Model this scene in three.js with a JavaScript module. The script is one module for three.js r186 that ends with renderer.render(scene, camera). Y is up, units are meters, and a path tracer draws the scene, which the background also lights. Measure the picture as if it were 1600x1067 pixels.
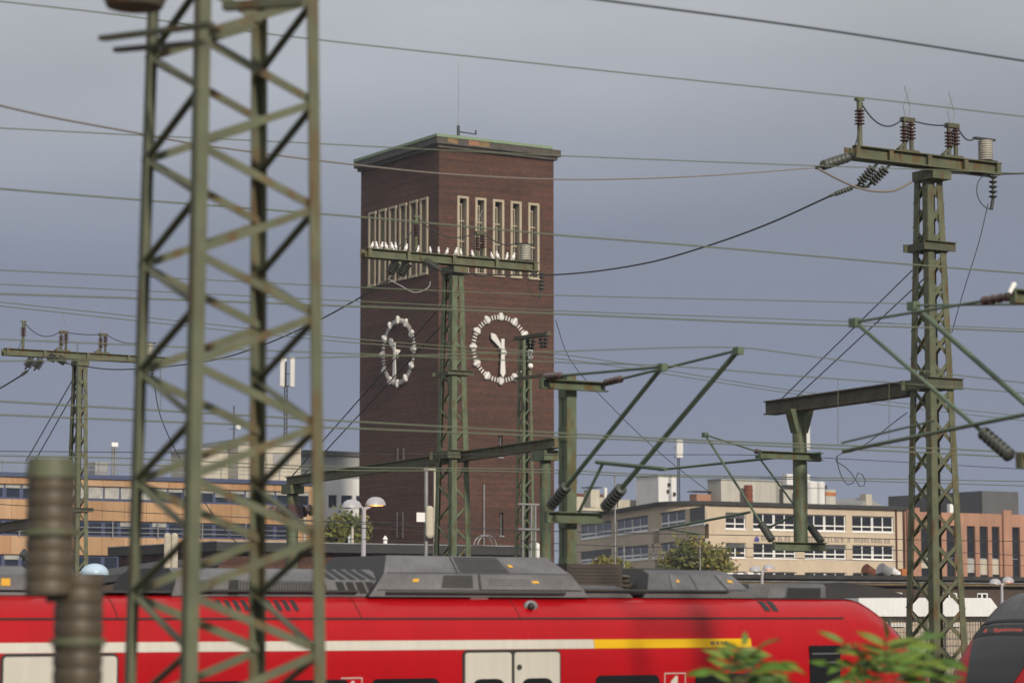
import * as THREE from 'three';
import { mergeGeometries } from 'three/addons/utils/BufferGeometryUtils.js';

// ---------- camera, sky, sun, exposure ----------
const V = (x, y, z) => new THREE.Vector3(x, y, z);
const F = 3990, EYE = 3.52;                               // lens: 1600 x 1067 picture, focal length in its pixels; eye height over the rails
const PITCH = Math.atan(426.5 / F), YAW = 58.1 * Math.PI / 180;   // tracks run along +x, the station lies towards -z
const scene = new THREE.Scene();
const camera = new THREE.PerspectiveCamera(2 * Math.atan(533.5 / F) * 180 / Math.PI, 1600 / 1067, 0.5, 4000);
camera.position.set(0, EYE, 0);
const fwd = V(Math.cos(YAW) * Math.cos(PITCH), Math.sin(PITCH), -Math.sin(YAW) * Math.cos(PITCH));
camera.up.set(0, 1, 0);
camera.lookAt(camera.position.clone().add(fwd));
camera.focus = 75; camera.userData.fStop = 2.0;
const rgt = V(Math.sin(YAW), 0, Math.cos(YAW)), upv = rgt.clone().cross(fwd);

const renderer = new THREE.WebGLRenderer({ antialias: true });
renderer.toneMapping = THREE.LinearToneMapping;
renderer.toneMappingExposure = 1.0;
renderer.shadowMap.enabled = true;

const S2L = (v) => { v /= 255; return v <= 0.04045 ? v / 12.92 : Math.pow((v + 0.055) / 1.055, 2.4); };
function rng(seed) { let s = seed | 0; return () => { s = (s + 0x6d2b79f5) | 0; let t = Math.imul(s ^ (s >>> 15), 1 | s); t = (t + Math.imul(t ^ (t >>> 7), 61 | t)) ^ t; return ((t ^ (t >>> 14)) >>> 0) / 4294967296; }; }
const hash = (x, y, s) => { let h = Math.imul(x, 374761393) + Math.imul(y, 668265263) + Math.imul(s, 2147483647 ^ 0x5bd1e995); h = Math.imul(h ^ (h >>> 13), 1274126177); return ((h ^ (h >>> 16)) >>> 0) / 4294967296; };
function vnoise(x, y, px, py, s) {                        // value noise that repeats after px, py cells
  const x0 = Math.floor(x), y0 = Math.floor(y), fx = x - x0, fy = y - y0, m = (a, b) => ((a % b) + b) % b;
  const sx = fx * fx * (3 - 2 * fx), sy = fy * fy * (3 - 2 * fy);
  const a = hash(m(x0, px), m(y0, py), s), b = hash(m(x0 + 1, px), m(y0, py), s), c = hash(m(x0, px), m(y0 + 1, py), s), d = hash(m(x0 + 1, px), m(y0 + 1, py), s);
  return a + (b - a) * sx + (c - a) * sy + (a - b - c + d) * sx * sy;
}
function fbm(u, v, px, py, oct, s) { let r = 0, a = 0.5, t = 0; for (let i = 0; i < oct; i++) { r += a * vnoise(u * px, v * py, px, py, s + i); t += a; a *= 0.5; px *= 2; py *= 2; } return r / t; }

{ // overcast sky: slate blue near the horizon, paler grey higher up, soft banks of cloud
  const w = 1024, h = 512, data = new Float32Array(w * h * 4);
  const stops = [[-90, 70, 72, 76], [-2, 70, 80, 104], [0, 72, 82, 106], [2, 80, 91, 117], [4.5, 100, 110, 134], [6.5, 126, 134, 153], [9.4, 155, 160, 170], [12, 172, 176, 182], [14, 178, 181, 186], [18, 185, 187, 190], [28, 205, 206, 208], [50, 228, 228, 228], [90, 235, 235, 236]];
  for (let j = 0; j < h; j++) {
    const el = ((j + 0.5) / h - 0.5) * 180;
    for (let i = 0; i < w; i++) {
      const u = (i + 0.5) / w, az = (u - 0.5) * 360;          // az = atan2(z, x); the view axis is at -58 degrees
      const n = fbm(u, (j / h), 24, 34, 5, 3) - 0.5, n2 = fbm(u, j / h, 9, 16, 4, 11) - 0.5, n3 = fbm(u, j / h, 40, 110, 4, 17) - 0.5;
      const e = el + n2 * 5.5 * Math.min(1, Math.max(0, el) / 5);
      let k = 0; while (k < stops.length - 2 && e > stops[k + 1][0]) k++;
      const A = stops[k], B = stops[k + 1], t = Math.min(1, Math.max(0, (e - A[0]) / (B[0] - A[0])));
      const lift = 1 + (n * 0.42 + n3 * 0.22) * Math.min(1, Math.max(0.1, el / 8)), o = (j * w + i) * 4;
      for (let c = 0; c < 3; c++) data[o + c] = S2L(A[c + 1] + (B[c + 1] - A[c + 1]) * t) * lift;
      data[o + 3] = 1;
    }
  }
  const sky = new THREE.DataTexture(data, w, h, THREE.RGBAFormat, THREE.FloatType);
  sky.mapping = THREE.EquirectangularReflectionMapping; sky.magFilter = THREE.LinearFilter; sky.minFilter = THREE.LinearFilter; sky.wrapS = THREE.RepeatWrapping; sky.needsUpdate = true;
  scene.background = sky; scene.environment = sky;
}
const sun = new THREE.DirectionalLight(new THREE.Color().setRGB(1, 0.89, 0.74), 3.5);
sun.position.set(28, 100, 138); sun.target.position.set(50, 0, -90);
sun.castShadow = true; sun.shadow.radius = 6; sun.shadow.mapSize.set(4096, 4096);
Object.assign(sun.shadow.camera, { left: -220, right: 220, top: 160, bottom: -160, near: 1, far: 700 });
scene.add(sun, sun.target);
scene.fog = new THREE.FogExp2(new THREE.Color().setRGB(0.62, 0.68, 0.8), 0.00018);   // thin grey autumn air

// ---------- where a line of sight meets a plane of the place ----------
const ray = (px, py) => fwd.clone().multiplyScalar(F).addScaledVector(rgt, px - 800).addScaledVector(upv, 533.5 - py);
const sight = (px, py, L) => { const r = ray(px, py); return V(0, EYE, 0).addScaledVector(r, -L / r.z); };       // L metres across the tracks
const sightX = (px, py, X) => { const r = ray(px, py); return V(0, EYE, 0).addScaledVector(r, X / r.x); };
const sightPlane = (px, py, O, N) => { const r = ray(px, py); const t = (N.dot(O) - N.y * EYE) / N.dot(r); return V(0, EYE, 0).addScaledVector(r, t); };

// ---------- textures ----------
function tex(size, fn, metres, { srgb = true, h = size } = {}) {
  const d = new Uint8Array(size * h * 4);
  for (let j = 0; j < h; j++) for (let i = 0; i < size; i++) { const c = fn(i / size, j / h, i, j), o = (j * size + i) * 4; d[o] = c[0]; d[o + 1] = c[1]; d[o + 2] = c[2]; d[o + 3] = 255; }
  const t = new THREE.DataTexture(d, size, h); t.wrapS = t.wrapT = THREE.RepeatWrapping; t.magFilter = THREE.LinearFilter; t.minFilter = THREE.LinearMipmapLinearFilter; t.generateMipmaps = true;
  if (srgb) t.colorSpace = THREE.SRGBColorSpace; t.repeat.set(1 / metres, 1 / metres); t.needsUpdate = true; return t;
}
const gray = (v) => { v = Math.max(0, Math.min(255, v)); return [v, v, v]; };
const T = {
  grime: tex(512, (u, v) => { const n = fbm(u, v, 6, 6, 5, 21), m = fbm(u, v, 40, 14, 3, 31); return gray(160 + 70 * n + 30 * m); }, 3),
  streak: tex(512, (u, v) => { const n = fbm(u, v, 60, 4, 4, 41), m = fbm(u, v, 5, 5, 4, 43), s = fbm(u, v, 150, 150, 2, 44); return gray(172 + 30 * n + 38 * m + 14 * s); }, 12),
  rust: tex(512, (u, v) => { const n = fbm(u, v, 10, 10, 5, 51), r = Math.max(0, fbm(u, v, 14, 5, 5, 57) - 0.58) * 5, b = 175 + 60 * n; return [b, b * (1 - 0.25 * Math.min(1, r)), b * (1 - 0.42 * Math.min(1, r))]; }, 1.6),
  ballast: tex(512, (u, v) => { const n = fbm(u, v, 60, 60, 3, 61), m = fbm(u, v, 5, 5, 3, 66); return gray(120 + 90 * n + 40 * m); }, 4),
  faint: tex(512, (u, v) => { const n = fbm(u, v, 5, 3, 5, 91), m = fbm(u, v, 90, 6, 3, 95); return gray(222 + 24 * n + 14 * m); }, 5),
  roofdirt: tex(512, (u, v) => { const n = fbm(u, v, 4, 12, 5, 71), m = fbm(u, v, 70, 70, 2, 74); return gray(150 + 75 * n + 25 * m); }, 2.5),
};
const brickAt = (u, v) => { // 64 bricks x 208 courses in 16 m
  const row = Math.floor(v * 208), fx = u * 64 + (row % 2) * 0.5, col = Math.floor(fx) % 64, lx = fx - Math.floor(fx), ly = v * 208 - row;
  return [row, col, lx < 0.045 || ly < 0.13, row % 208];
};
T.brick = tex(2048, (u, v) => {
  const [row, col, joint] = brickAt(u, v), t = hash(col, row, 5), t2 = hash(col, row, 9);
  const big = fbm(u, v, 5, 7, 4, 81), band = vnoise(u * 3, v * 104, 3, 104, 83), mid = fbm(u, v, 22, 60, 3, 87);
  if (joint) { const k = 0.8 + 0.4 * big; return [88 * k, 73 * k, 64 * k]; }
  let k = (0.78 + 0.3 * t) * (0.84 + 0.2 * big + 0.3 * (band - 0.5) + 0.1 * (mid - 0.5));
  let r = 94, g = 61, b = 49; if (t2 > 0.82) { r = 80; g = 59; b = 52; } else if (t2 < 0.16) { r = 105; g = 60; b = 44; }
  return [r, g, b].map((c) => Math.min(255, c * k));
}, 16);
T.brickBump = tex(1024, (u, v) => { const [row, col, joint] = brickAt(u, v); return gray(joint ? 40 : 150 + 90 * hash(col, row, 3)); }, 16, { srgb: false });

// ---------- materials (linear base colours) ----------
function mat(r, g, b, { rough = 0.75, metal = 0, map = null, ...rest } = {}) {
  const m = new THREE.MeshPhysicalMaterial({ roughness: rough, metalness: metal, map, ...rest }); m.color.setRGB(r, g, b); m.side = THREE.DoubleSide; return m;
}
const M = {
  green: mat(0.15, 0.165, 0.095, { rough: 0.62, map: T.rust }),
  greenBright: mat(0.145, 0.19, 0.11, { rough: 0.6, map: T.rust }),
  greenDark: mat(0.115, 0.125, 0.078, { rough: 0.65, map: T.rust }),
  rustBeam: mat(0.135, 0.12, 0.085, { rough: 0.7, map: T.rust }),
  tube: mat(0.13, 0.19, 0.12, { rough: 0.5, map: T.grime }),
  iron: mat(0.055, 0.06, 0.055, { rough: 0.55, metal: 0.3, map: T.grime }),
  porcelain: mat(0.075, 0.04, 0.038, { rough: 0.25, clearcoat: 0.4 }),
  insulDark: mat(0.085, 0.095, 0.085, { rough: 0.45, map: T.grime }),
  insulBrown: mat(0.125, 0.1, 0.065, { rough: 0.5, map: T.roofdirt }),
  coil: mat(0.55, 0.53, 0.46, { rough: 0.6, map: T.grime }),
  wireGreen: mat(0.11, 0.13, 0.085, { rough: 0.6 }),
  wireDark: mat(0.03, 0.032, 0.036, { rough: 0.6 }),
  wireTan: mat(0.19, 0.165, 0.14, { rough: 0.6 }),
  brick: mat(0.8, 0.8, 0.8, { rough: 0.92, map: T.brick, bumpMap: T.brickBump, bumpScale: 0.008 }),
  stone: mat(0.42, 0.36, 0.265, { rough: 0.85, map: T.faint }),
  glass: mat(0.02, 0.022, 0.028, { rough: 0.16, specularIntensity: 0.3 }),
  glassBlue: mat(0.022, 0.03, 0.05, { rough: 0.14, specularIntensity: 0.6 }),
  clockWhite: mat(0.7, 0.69, 0.66, { rough: 0.5, map: T.faint }),
  copper: mat(0.3, 0.42, 0.27, { rough: 0.75, map: T.roofdirt }),
  fascia: mat(0.1, 0.085, 0.07, { rough: 0.7, map: T.roofdirt }),
  fasciaOchre: mat(0.3, 0.2, 0.085, { rough: 0.7, map: T.roofdirt }),
  fasciaOrange: mat(0.42, 0.2, 0.11, { rough: 0.7, map: T.roofdirt }),
  roofDark: mat(0.055, 0.054, 0.056, { rough: 0.85, map: T.roofdirt }),
  metalTrim: mat(0.4, 0.41, 0.43, { rough: 0.5, metal: 0.2, map: T.grime }),
  galv: mat(0.38, 0.38, 0.39, { rough: 0.5, metal: 0.4, map: T.grime }),
  cream: mat(0.57, 0.47, 0.35, { rough: 0.9, map: T.faint }),
  creamPale: mat(0.66, 0.61, 0.5, { rough: 0.9, map: T.streak }),
  white: mat(0.7, 0.7, 0.69, { rough: 0.7, map: T.faint }),
  whiteClean: mat(0.76, 0.76, 0.75, { rough: 0.55 }),
  offWhite: mat(0.62, 0.6, 0.54, { rough: 0.8, map: T.streak }),
  greyWall: mat(0.42, 0.43, 0.43, { rough: 0.85, map: T.streak }),
  greyDark: mat(0.13, 0.13, 0.135, { rough: 0.8, map: T.streak }),
  salmon: mat(0.5, 0.27, 0.18, { rough: 0.9, map: T.streak }),
  tan1: mat(0.56, 0.34, 0.18, { rough: 0.75, map: T.streak }),
  tan2: mat(0.6, 0.38, 0.22, { rough: 0.75, map: T.streak }),
  tan3: mat(0.53, 0.3, 0.15, { rough: 0.75, map: T.streak }),
  blueTrim: mat(0.045, 0.06, 0.13, { rough: 0.5 }),
  blind: mat(0.5, 0.5, 0.48, { rough: 0.8, map: T.grime }),
  blindDark: mat(0.12, 0.122, 0.13, { rough: 0.8, map: T.grime }),
  brownWall: mat(0.1, 0.068, 0.055, { rough: 0.9, map: T.streak }),
  ochreStrip: mat(0.24, 0.17, 0.09, { rough: 0.9, map: T.roofdirt }),
  red: mat(0.4, 0.003, 0.007, { rough: 0.26, specularIntensity: 0.6, map: T.faint }),
  trainWhite: mat(0.55, 0.53, 0.47, { rough: 0.45, map: T.faint }),
  trainYellow: mat(0.6, 0.36, 0.004, { rough: 0.5, specularIntensity: 0.4 }),
  trainGlass: mat(0.008, 0.008, 0.01, { rough: 0.12 }),
  seam: mat(0.02, 0.006, 0.006, { rough: 0.8 }),
  black: mat(0.015, 0.015, 0.016, { rough: 0.6 }),
  roofGrey: mat(0.2, 0.2, 0.215, { rough: 0.6, map: T.roofdirt }),
  roofGrey2: mat(0.15, 0.15, 0.16, { rough: 0.6, map: T.roofdirt }),
  roofBlack: mat(0.045, 0.042, 0.045, { rough: 0.6, map: T.roofdirt }),
  roofBrown: mat(0.085, 0.07, 0.06, { rough: 0.8, map: T.roofdirt }),
  warn: mat(0.65, 0.36, 0.03, { rough: 0.5 }),
  ballast: mat(0.2, 0.185, 0.165, { rough: 1, map: T.ballast }),
  rail: mat(0.16, 0.12, 0.09, { rough: 0.45, metal: 0.5 }),
  tarp: mat(0.74, 0.75, 0.76, { rough: 0.6, map: T.faint }),
  fencePanel: mat(0.6, 0.51, 0.41, { rough: 0.85, map: T.streak }),
  mesh: mat(0.09, 0.09, 0.085, { rough: 0.6, metal: 0.3 }),
  lampGrey: mat(0.36, 0.36, 0.39, { rough: 0.4 }),
  paleBlue: mat(0.42, 0.55, 0.68, { rough: 0.35 }),
  rustRed: mat(0.3, 0.085, 0.05, { rough: 0.85, map: T.rust }),
  orange: mat(0.6, 0.2, 0.06, { rough: 0.7, map: T.grime }),
  rustBrown: mat(0.2, 0.075, 0.04, { rough: 0.9, map: T.rust }),
  bark: mat(0.09, 0.07, 0.05, { rough: 1 }),
  leafA: mat(0.17, 0.175, 0.035, { rough: 0.9, transmission: 0.25, thickness: 0 }),
  leafB: mat(0.26, 0.2, 0.045, { rough: 0.9, transmission: 0.25, thickness: 0 }),
  leafC: mat(0.1, 0.115, 0.03, { rough: 0.9, transmission: 0.2, thickness: 0 }),
  leaflet: mat(0.085, 0.17, 0.018, { rough: 0.6 }),
  leafletDark: mat(0.055, 0.12, 0.016, { rough: 0.6 }),
  leafletYellow: mat(0.14, 0.2, 0.025, { rough: 0.6 }),
  stem: mat(0.13, 0.1, 0.04, { rough: 0.8 }),
  signBlue: mat(0.06, 0.07, 0.3, { rough: 0.6 }),
  signGrey: mat(0.16, 0.15, 0.17, { rough: 0.6 }),
  bird: mat(0.75, 0.75, 0.74, { rough: 0.9 }),
};
const glow = (r, g, b, k) => { const m = mat(0.3, 0.2, 0.1); m.emissive.setRGB(r, g, b); m.emissiveIntensity = k; return m; };
M.lampGlow = glow(1, 0.45, 0.12, 1.4); M.lampRed = glow(1, 0.25, 0.1, 0.9);

// ---------- builders ----------
const flat = (g) => { const q = g.index ? g.toNonIndexed() : g; for (const k of Object.keys(q.attributes)) if (!['position', 'normal', 'uv'].includes(k)) q.deleteAttribute(k); if (!q.attributes.normal) q.computeVertexNormals(); return q; };
function metric(g) { // uv in metres from the direction each face points
  const p = g.attributes.position, n = p.count, uv = new Float32Array(n * 2), a = V(0, 0, 0), b = V(0, 0, 0), c = V(0, 0, 0);
  for (let i = 0; i < n; i += 3) {
    a.fromBufferAttribute(p, i); b.fromBufferAttribute(p, i + 1); c.fromBufferAttribute(p, i + 2);
    const nn = b.clone().sub(a).cross(c.clone().sub(a)), ax = Math.abs(nn.x), ay = Math.abs(nn.y), az = Math.abs(nn.z);
    [a, b, c].forEach((q, k) => { const o = (i + k) * 2; if (ay >= ax && ay >= az) { uv[o] = q.x; uv[o + 1] = q.z; } else if (ax > az) { uv[o] = q.z; uv[o + 1] = q.y; } else { uv[o] = q.x; uv[o + 1] = q.y; } });
  }
  g.setAttribute('uv', new THREE.BufferAttribute(uv, 2)); return g;
}
const taken = {};
const numbered = (n) => { taken[n] = (taken[n] || 0) + 1; return taken[n] === 1 ? n : n + '_' + String(taken[n] - 1).padStart(3, '0'); };
function thing(name, label, category, base, group) {
  const o = new THREE.Group(); o.name = numbered(name); o.position.copy(base); o.userData = { label, category }; if (group) o.userData.group = group; scene.add(o); return o;
}
function rootOf(o) { while (o.parent && o.parent !== scene) o = o.parent; return o; }
function part(parent, name, geos, m, keepUV) { // geometries are given in the place's coordinates
  const list = (Array.isArray(geos) ? geos : [geos]).map(flat);
  let g = list.length > 1 ? mergeGeometries(list) : list[0];
  if (!keepUV) metric(g);
  const b = rootOf(parent).position; g.translate(-b.x, -b.y, -b.z);
  const o = new THREE.Mesh(g, m); o.name = name; parent.add(o); return o;
}
function single(name, label, category, geos, m, base, group) { // a thing that is one mesh
  const list = (Array.isArray(geos) ? geos : [geos]).map(flat), g = metric(list.length > 1 ? mergeGeometries(list) : list[0]);
  g.translate(-base.x, -base.y, -base.z);
  const o = new THREE.Mesh(g, m); o.name = numbered(name); o.position.copy(base); o.userData = { label, category }; if (group) o.userData.group = group; scene.add(o); return o;
}
function structure(name, geos, m) { const list = (Array.isArray(geos) ? geos : [geos]).map(flat), g = metric(list.length > 1 ? mergeGeometries(list) : list[0]); const o = new THREE.Mesh(g, m); o.name = numbered(name); o.userData = { kind: 'structure' }; scene.add(o); return o; }
const box = (x0, x1, y0, y1, z0, z1) => new THREE.BoxGeometry(Math.abs(x1 - x0), Math.abs(y1 - y0), Math.abs(z1 - z0)).translate((x0 + x1) / 2, (y0 + y1) / 2, (z0 + z1) / 2);
function frameTo(p, q, hint = V(0, 1, 0)) { // matrix whose y axis runs from p to q
  const y = q.clone().sub(p), len = y.length(); y.divideScalar(len);
  let x = hint.clone().cross(y); if (x.length() < 1e-3) x = V(1, 0, 0).cross(y); x.normalize();
  const z = x.clone().cross(y); return [new THREE.Matrix4().makeBasis(x, y, z).setPosition(p), len];
}
const bar = (p, q, w, h = w, hint) => { const [m, l] = frameTo(p, q, hint); return new THREE.BoxGeometry(w, l, h).translate(0, l / 2, 0).applyMatrix4(m); };
const rod = (p, q, r, seg = 8, r2 = r) => { const [m, l] = frameTo(p, q); return new THREE.CylinderGeometry(r2, r, l, seg).translate(0, l / 2, 0).applyMatrix4(m); };
const tubeGeo = (pts, r, n = 40, seg = 5) => new THREE.TubeGeometry(new THREE.CatmullRomCurve3(pts, false, 'centripetal'), n, r, seg);
function insul(p, q, r, n, core = 0.45, lip = 0.3) { // a string of sheds from p to q
  const [m, l] = frameTo(p, q), pts = [new THREE.Vector2(0, 0)], s = l / n;
  for (let i = 0; i < n; i++) { const y = i * s; pts.push(new THREE.Vector2(r * core, y + 0.02 * s), new THREE.Vector2(r * core, y + s * 0.35), new THREE.Vector2(r, y + s * (0.5 - lip / 2)), new THREE.Vector2(r, y + s * (0.5 + lip / 2)), new THREE.Vector2(r * core, y + s * 0.92)); }
  pts.push(new THREE.Vector2(0, l)); return new THREE.LatheGeometry(pts, 12).applyMatrix4(m);
}
function prism(poly, M4, depth) { // polygon in local xy pushed along local +z
  const g = new THREE.ExtrudeGeometry(new THREE.Shape(poly.map((p) => new THREE.Vector2(p[0], p[1]))), { depth, bevelEnabled: false }); return M4 ? g.applyMatrix4(M4) : g;
}
function angleLeg(p, q, w, t, sx, sz) { // angle iron with its flanges turned inwards along sx, sz
  const dx = V(sx, 0, 0), dz = V(0, 0, sz);
  const f1 = bar(p.clone().addScaledVector(dx, w / 2), q.clone().addScaledVector(dx, w / 2), w, t, V(0, 0, 1));
  const f2 = bar(p.clone().addScaledVector(dz, w / 2), q.clone().addScaledVector(dz, w / 2), w, t, V(1, 0, 0));
  return [f1, f2];
}
const roundRect = (x0, x1, y0, y1, r) => { const s = new THREE.Shape(); s.moveTo(x0 + r, y0); s.lineTo(x1 - r, y0); s.quadraticCurveTo(x1, y0, x1, y0 + r); s.lineTo(x1, y1 - r); s.quadraticCurveTo(x1, y1, x1 - r, y1); s.lineTo(x0 + r, y1); s.quadraticCurveTo(x0, y1, x0, y1 - r); s.lineTo(x0, y0 + r); s.quadraticCurveTo(x0, y0, x0 + r, y0); return s; };
// a flat facade: O its origin on the ground line, U the direction along it, outward normal = U x up
function wallFrame(O, U) { const N = U.clone().cross(V(0, 1, 0)).normalize(); return { O, U, N, m: new THREE.Matrix4().makeBasis(U, V(0, 1, 0), N).setPosition(V(O.x, 0, O.z)), at(px, py) { const P = sightPlane(px, py, O, N); return [P.clone().sub(O).dot(U), P.y]; } }; }
const lbox = (W, u0, u1, y0, y1, z0, z1) => box(u0, u1, y0, y1, z0, z1).applyMatrix4(W.m);
function facade(W, u0, u1, y0, y1, holes, thick = 0.4) {
  const s = new THREE.Shape(); s.moveTo(u0, y0); s.lineTo(u1, y0); s.lineTo(u1, y1); s.lineTo(u0, y1); s.closePath();
  for (const [a, b, c, d] of holes) { const h = new THREE.Path(); h.moveTo(a, c); h.lineTo(a, d); h.lineTo(b, d); h.lineTo(b, c); h.closePath(); s.holes.push(h); }
  return new THREE.ExtrudeGeometry(s, { depth: thick, bevelEnabled: false }).translate(0, 0, -thick).applyMatrix4(W.m);
}
function windowPart(o, W, [u0, u1, y0, y1], { recess = 0.2, fw = 0.08, mull = [], trans = [], frame = M.whiteClean, glass = M.glass, blind = 0, blindMat = M.blindDark, sill = null, thin = 0.7 } = {}) {
  const pane = part(o, 'window', lbox(W, u0, u1, y0, y1, -recess - 0.06, -recess - 0.03), glass), f = [], w = u1 - u0, h = y1 - y0;
  f.push(lbox(W, u0, u0 + fw, y0, y1, -recess - 0.03, -recess + 0.03), lbox(W, u1 - fw, u1, y0, y1, -recess - 0.03, -recess + 0.03), lbox(W, u0 + fw, u1 - fw, y0, y0 + fw, -recess - 0.028, -recess + 0.028), lbox(W, u0 + fw, u1 - fw, y1 - fw, y1, -recess - 0.028, -recess + 0.028));
  for (const m of mull) { const k = fw * thin; f.push(lbox(W, u0 + w * m - k / 2, u0 + w * m + k / 2, y0 + fw, y1 - fw, -recess - 0.026, -recess + 0.024)); }
  for (const m of trans) { const k = fw * thin; f.push(lbox(W, u0 + fw, u1 - fw, y0 + h * m - k / 2, y0 + h * m + k / 2, -recess - 0.024, -recess + 0.02)); }
  part(pane, 'frame', f, frame);
  if (blind) part(pane, 'blind', lbox(W, u0 + fw * 0.5, u1 - fw * 0.5, y1 - h * blind, y1 - 0.01, -recess + 0.035, -recess + 0.06), blindMat);
  if (sill) part(pane, 'sill', lbox(W, u0 - 0.05, u1 + 0.05, y0 - 0.1, y0 - 0.004, -recess + 0.035, 0.08), sill);
  return pane;
}

// ---------- ground and tracks ----------
structure('ground', new THREE.PlaneGeometry(3000, 3000, 1, 1).rotateX(-Math.PI / 2), M.ballast);
for (const L of [4, 9, 23.2, 28.92, 34.45]) { const g = []; for (const d of [-0.75, 0.75]) g.push(box(-150, 400, 0.06, 0.2, -L + d - 0.035, -L + d + 0.035)); structure('track', g, M.rail); }
const slab = (pts, y0, y1) => new THREE.ExtrudeGeometry(new THREE.Shape(pts.map(([x, z]) => new THREE.Vector2(x, -z))), { depth: y1 - y0, bevelEnabled: false }).rotateX(-Math.PI / 2).translate(0, y0, 0);
const R = rng(7);

// ---------- the clock tower ----------
{
  const LT = 181, C = sight(686, 231, LT), top = C.y, xr = sight(865, 250, LT).x, zf = sightX(564, 270, C.x).z, zn = -LT;
  const o = thing('clock_tower', 'tall dark red brick clock tower with a flat overhanging copper-edged roof', 'tower', V((C.x + xr) / 2, 0, (zn + zf) / 2));
  const WR = wallFrame(V(C.x, 0, zn), V(1, 0, 0)), WL = wallFrame(V(C.x, 0, zf), V(0, 0, 1)), w = xr - C.x, d = zn - zf;
  const yt = WR.at(722, 310)[1], yb = WR.at(778, 429)[1];
  const right = [[714, 731], [742, 758.5], [769.5, 786.5], [797.2, 813.7], [824.8, 841.5]].map(([a, b], i) => [WR.at(a, 309 + i * 2.6)[0], WR.at(b, 309 + i * 2.6)[0], yb, yt]);
  const left = [[577, 588], [593, 604], [609, 620], [625, 636], [641, 653], [657.5, 669]].map(([a, b], i) => [WL.at(a, 336 - i * 4.8)[0], WL.at(b, 334 - i * 4.8)[0], yb, yt]);
  const slits = [[WR.at(779, 690)[0], WR.at(785.5, 690)[0], WR.at(782, 714)[1], WR.at(782, 680)[1]], [WR.at(780.5, 800)[0], WR.at(786.5, 800)[0], WR.at(783, 837)[1], WR.at(783, 801)[1]]];
  part(o, 'front_wall', facade(WR, 0, w, 0, top, [...right, ...slits], 0.6), M.brick);
  part(o, 'side_wall', facade(WL, 0, d - 0.6, 0, top, left, 0.6).translate(-0.001, 0, 0), M.brick);
  part(o, 'rear_wall', [box(xr - 0.6, xr, 0, top, zf, zn - 0.6), box(C.x + 0.6, xr - 0.6, 0, top, zf, zf + 0.6)], M.brick);
  for (const [W, list] of [[WR, right], [WL, left]]) for (const [a, b, y0, y1] of list) {
    const k = 0.19, p = part(o, 'window', lbox(W, a, b, y0, y1, -0.62, -0.58), M.glassBlue);
    part(p, 'surround', [lbox(W, a - 0.02, a + k, y0, y1, -0.5, 0.12), lbox(W, b - k, b + 0.02, y0, y1, -0.5, 0.12), lbox(W, a - 0.02, b + 0.02, y1, y1 + k, -0.4, 0.125), lbox(W, a - 0.05, b + 0.05, y0 - k, y0, -0.4, 0.17)], M.stone);
    const m = (a + b) / 2 - 0.02;
    part(p, 'mullion', [lbox(W, a + k, a + k + 0.07, y0, y1 - 0.5, -0.575, -0.4), lbox(W, m + 0.12, m + 0.2, y0, y1 - 0.5, -0.575, -0.38), lbox(W, a + k, m + 0.2, y1 - 0.5, y1 - 0.38, -0.575, -0.37)], M.stone);
    for (const f of [0.16, 0.42, 0.7]) part(p, 'transom', lbox(W, a + k, b - k, y0 + (y1 - y0) * f - 0.06, y0 + (y1 - y0) * f + 0.06, -0.57, -0.3), M.stone);
  }
  for (const s of slits) windowPart(o, WR, s, { recess: 0.35, fw: 0.07, trans: [0.33, 0.66], frame: M.galv, sill: M.metalTrim });
  // flat roof: sloping soffit box, fascia boards and a copper edge
  const ov = 0.48, y0 = top, b0 = box(C.x - 0.25, xr + 0.25, y0, y0 + 0.3, zf - 0.25, zn + 0.25), roof = part(o, 'roof', [b0, box(C.x - ov, xr + ov, y0 + 0.3, y0 + 0.42, zf - ov, zn + ov)], M.fascia);
  const fy0 = y0 + 0.42, fy1 = y0 + 0.86, x0 = C.x - ov, x1 = xr + ov, n = 12;
  for (let i = 0; i < n; i++) { const a = x0 + (x1 - x0) * i / n, b = x0 + (x1 - x0) * (i + 1) / n - 0.02; part(roof, 'fascia_board', box(a, b, fy0, fy1, zn + ov - 0.06, zn + ov), i === 1 ? M.fasciaOchre : i === 3 ? M.fasciaOrange : i === 4 ? M.fasciaOchre : M.fascia); }
  for (let i = 0; i < 10; i++) { const a = zf - ov + (d + 2 * ov - 0.07) * i / 10, b = a + (d + 2 * ov) / 10 - 0.04; part(roof, 'fascia_board', box(x0, x0 + 0.06, fy0, fy1, a, b), M.fascia); }
  part(roof, 'copper_cover', [box(x0 + 0.07, x1 - 0.07, fy0, fy1 - 0.05, zf - ov, zn + ov - 0.07), box(x0 - 0.05, x1 - 0.9, fy1 + 0.004, fy1 + 0.24, zf - ov, zn + ov + 0.06)], M.copper);
  const A = sight(716, 214, LT + 4); A.y = fy1 + 0.2; const An = V(A.x, sight(716, 96, LT + 4).y, A.z), Ab = V(A.x, sight(716, 196, LT + 4).y, A.z);
  const ya = sight(720, 206, LT + 4).y, ant = part(o, 'antenna', [rod(A, Ab, 0.13)], M.iron);
  part(ant, 'whip', rod(Ab, An, 0.035, 6, 0.02), M.galv);
  part(ant, 'side_arm', [bar(V(A.x, ya, A.z), V(A.x + 1.75, ya - 0.05, A.z), 0.09), rod(V(A.x + 1.75, ya - 0.1, A.z), V(A.x + 1.75, ya + 0.3, A.z), 0.07)], M.iron);
  part(o, 'downpipe', rod(V(WR.at(755, 800)[0] + C.x, 0, zn + 0.12), V(WR.at(755, 800)[0] + C.x, WR.at(755, 757)[1], zn + 0.12), 0.07), M.galv);
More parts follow.
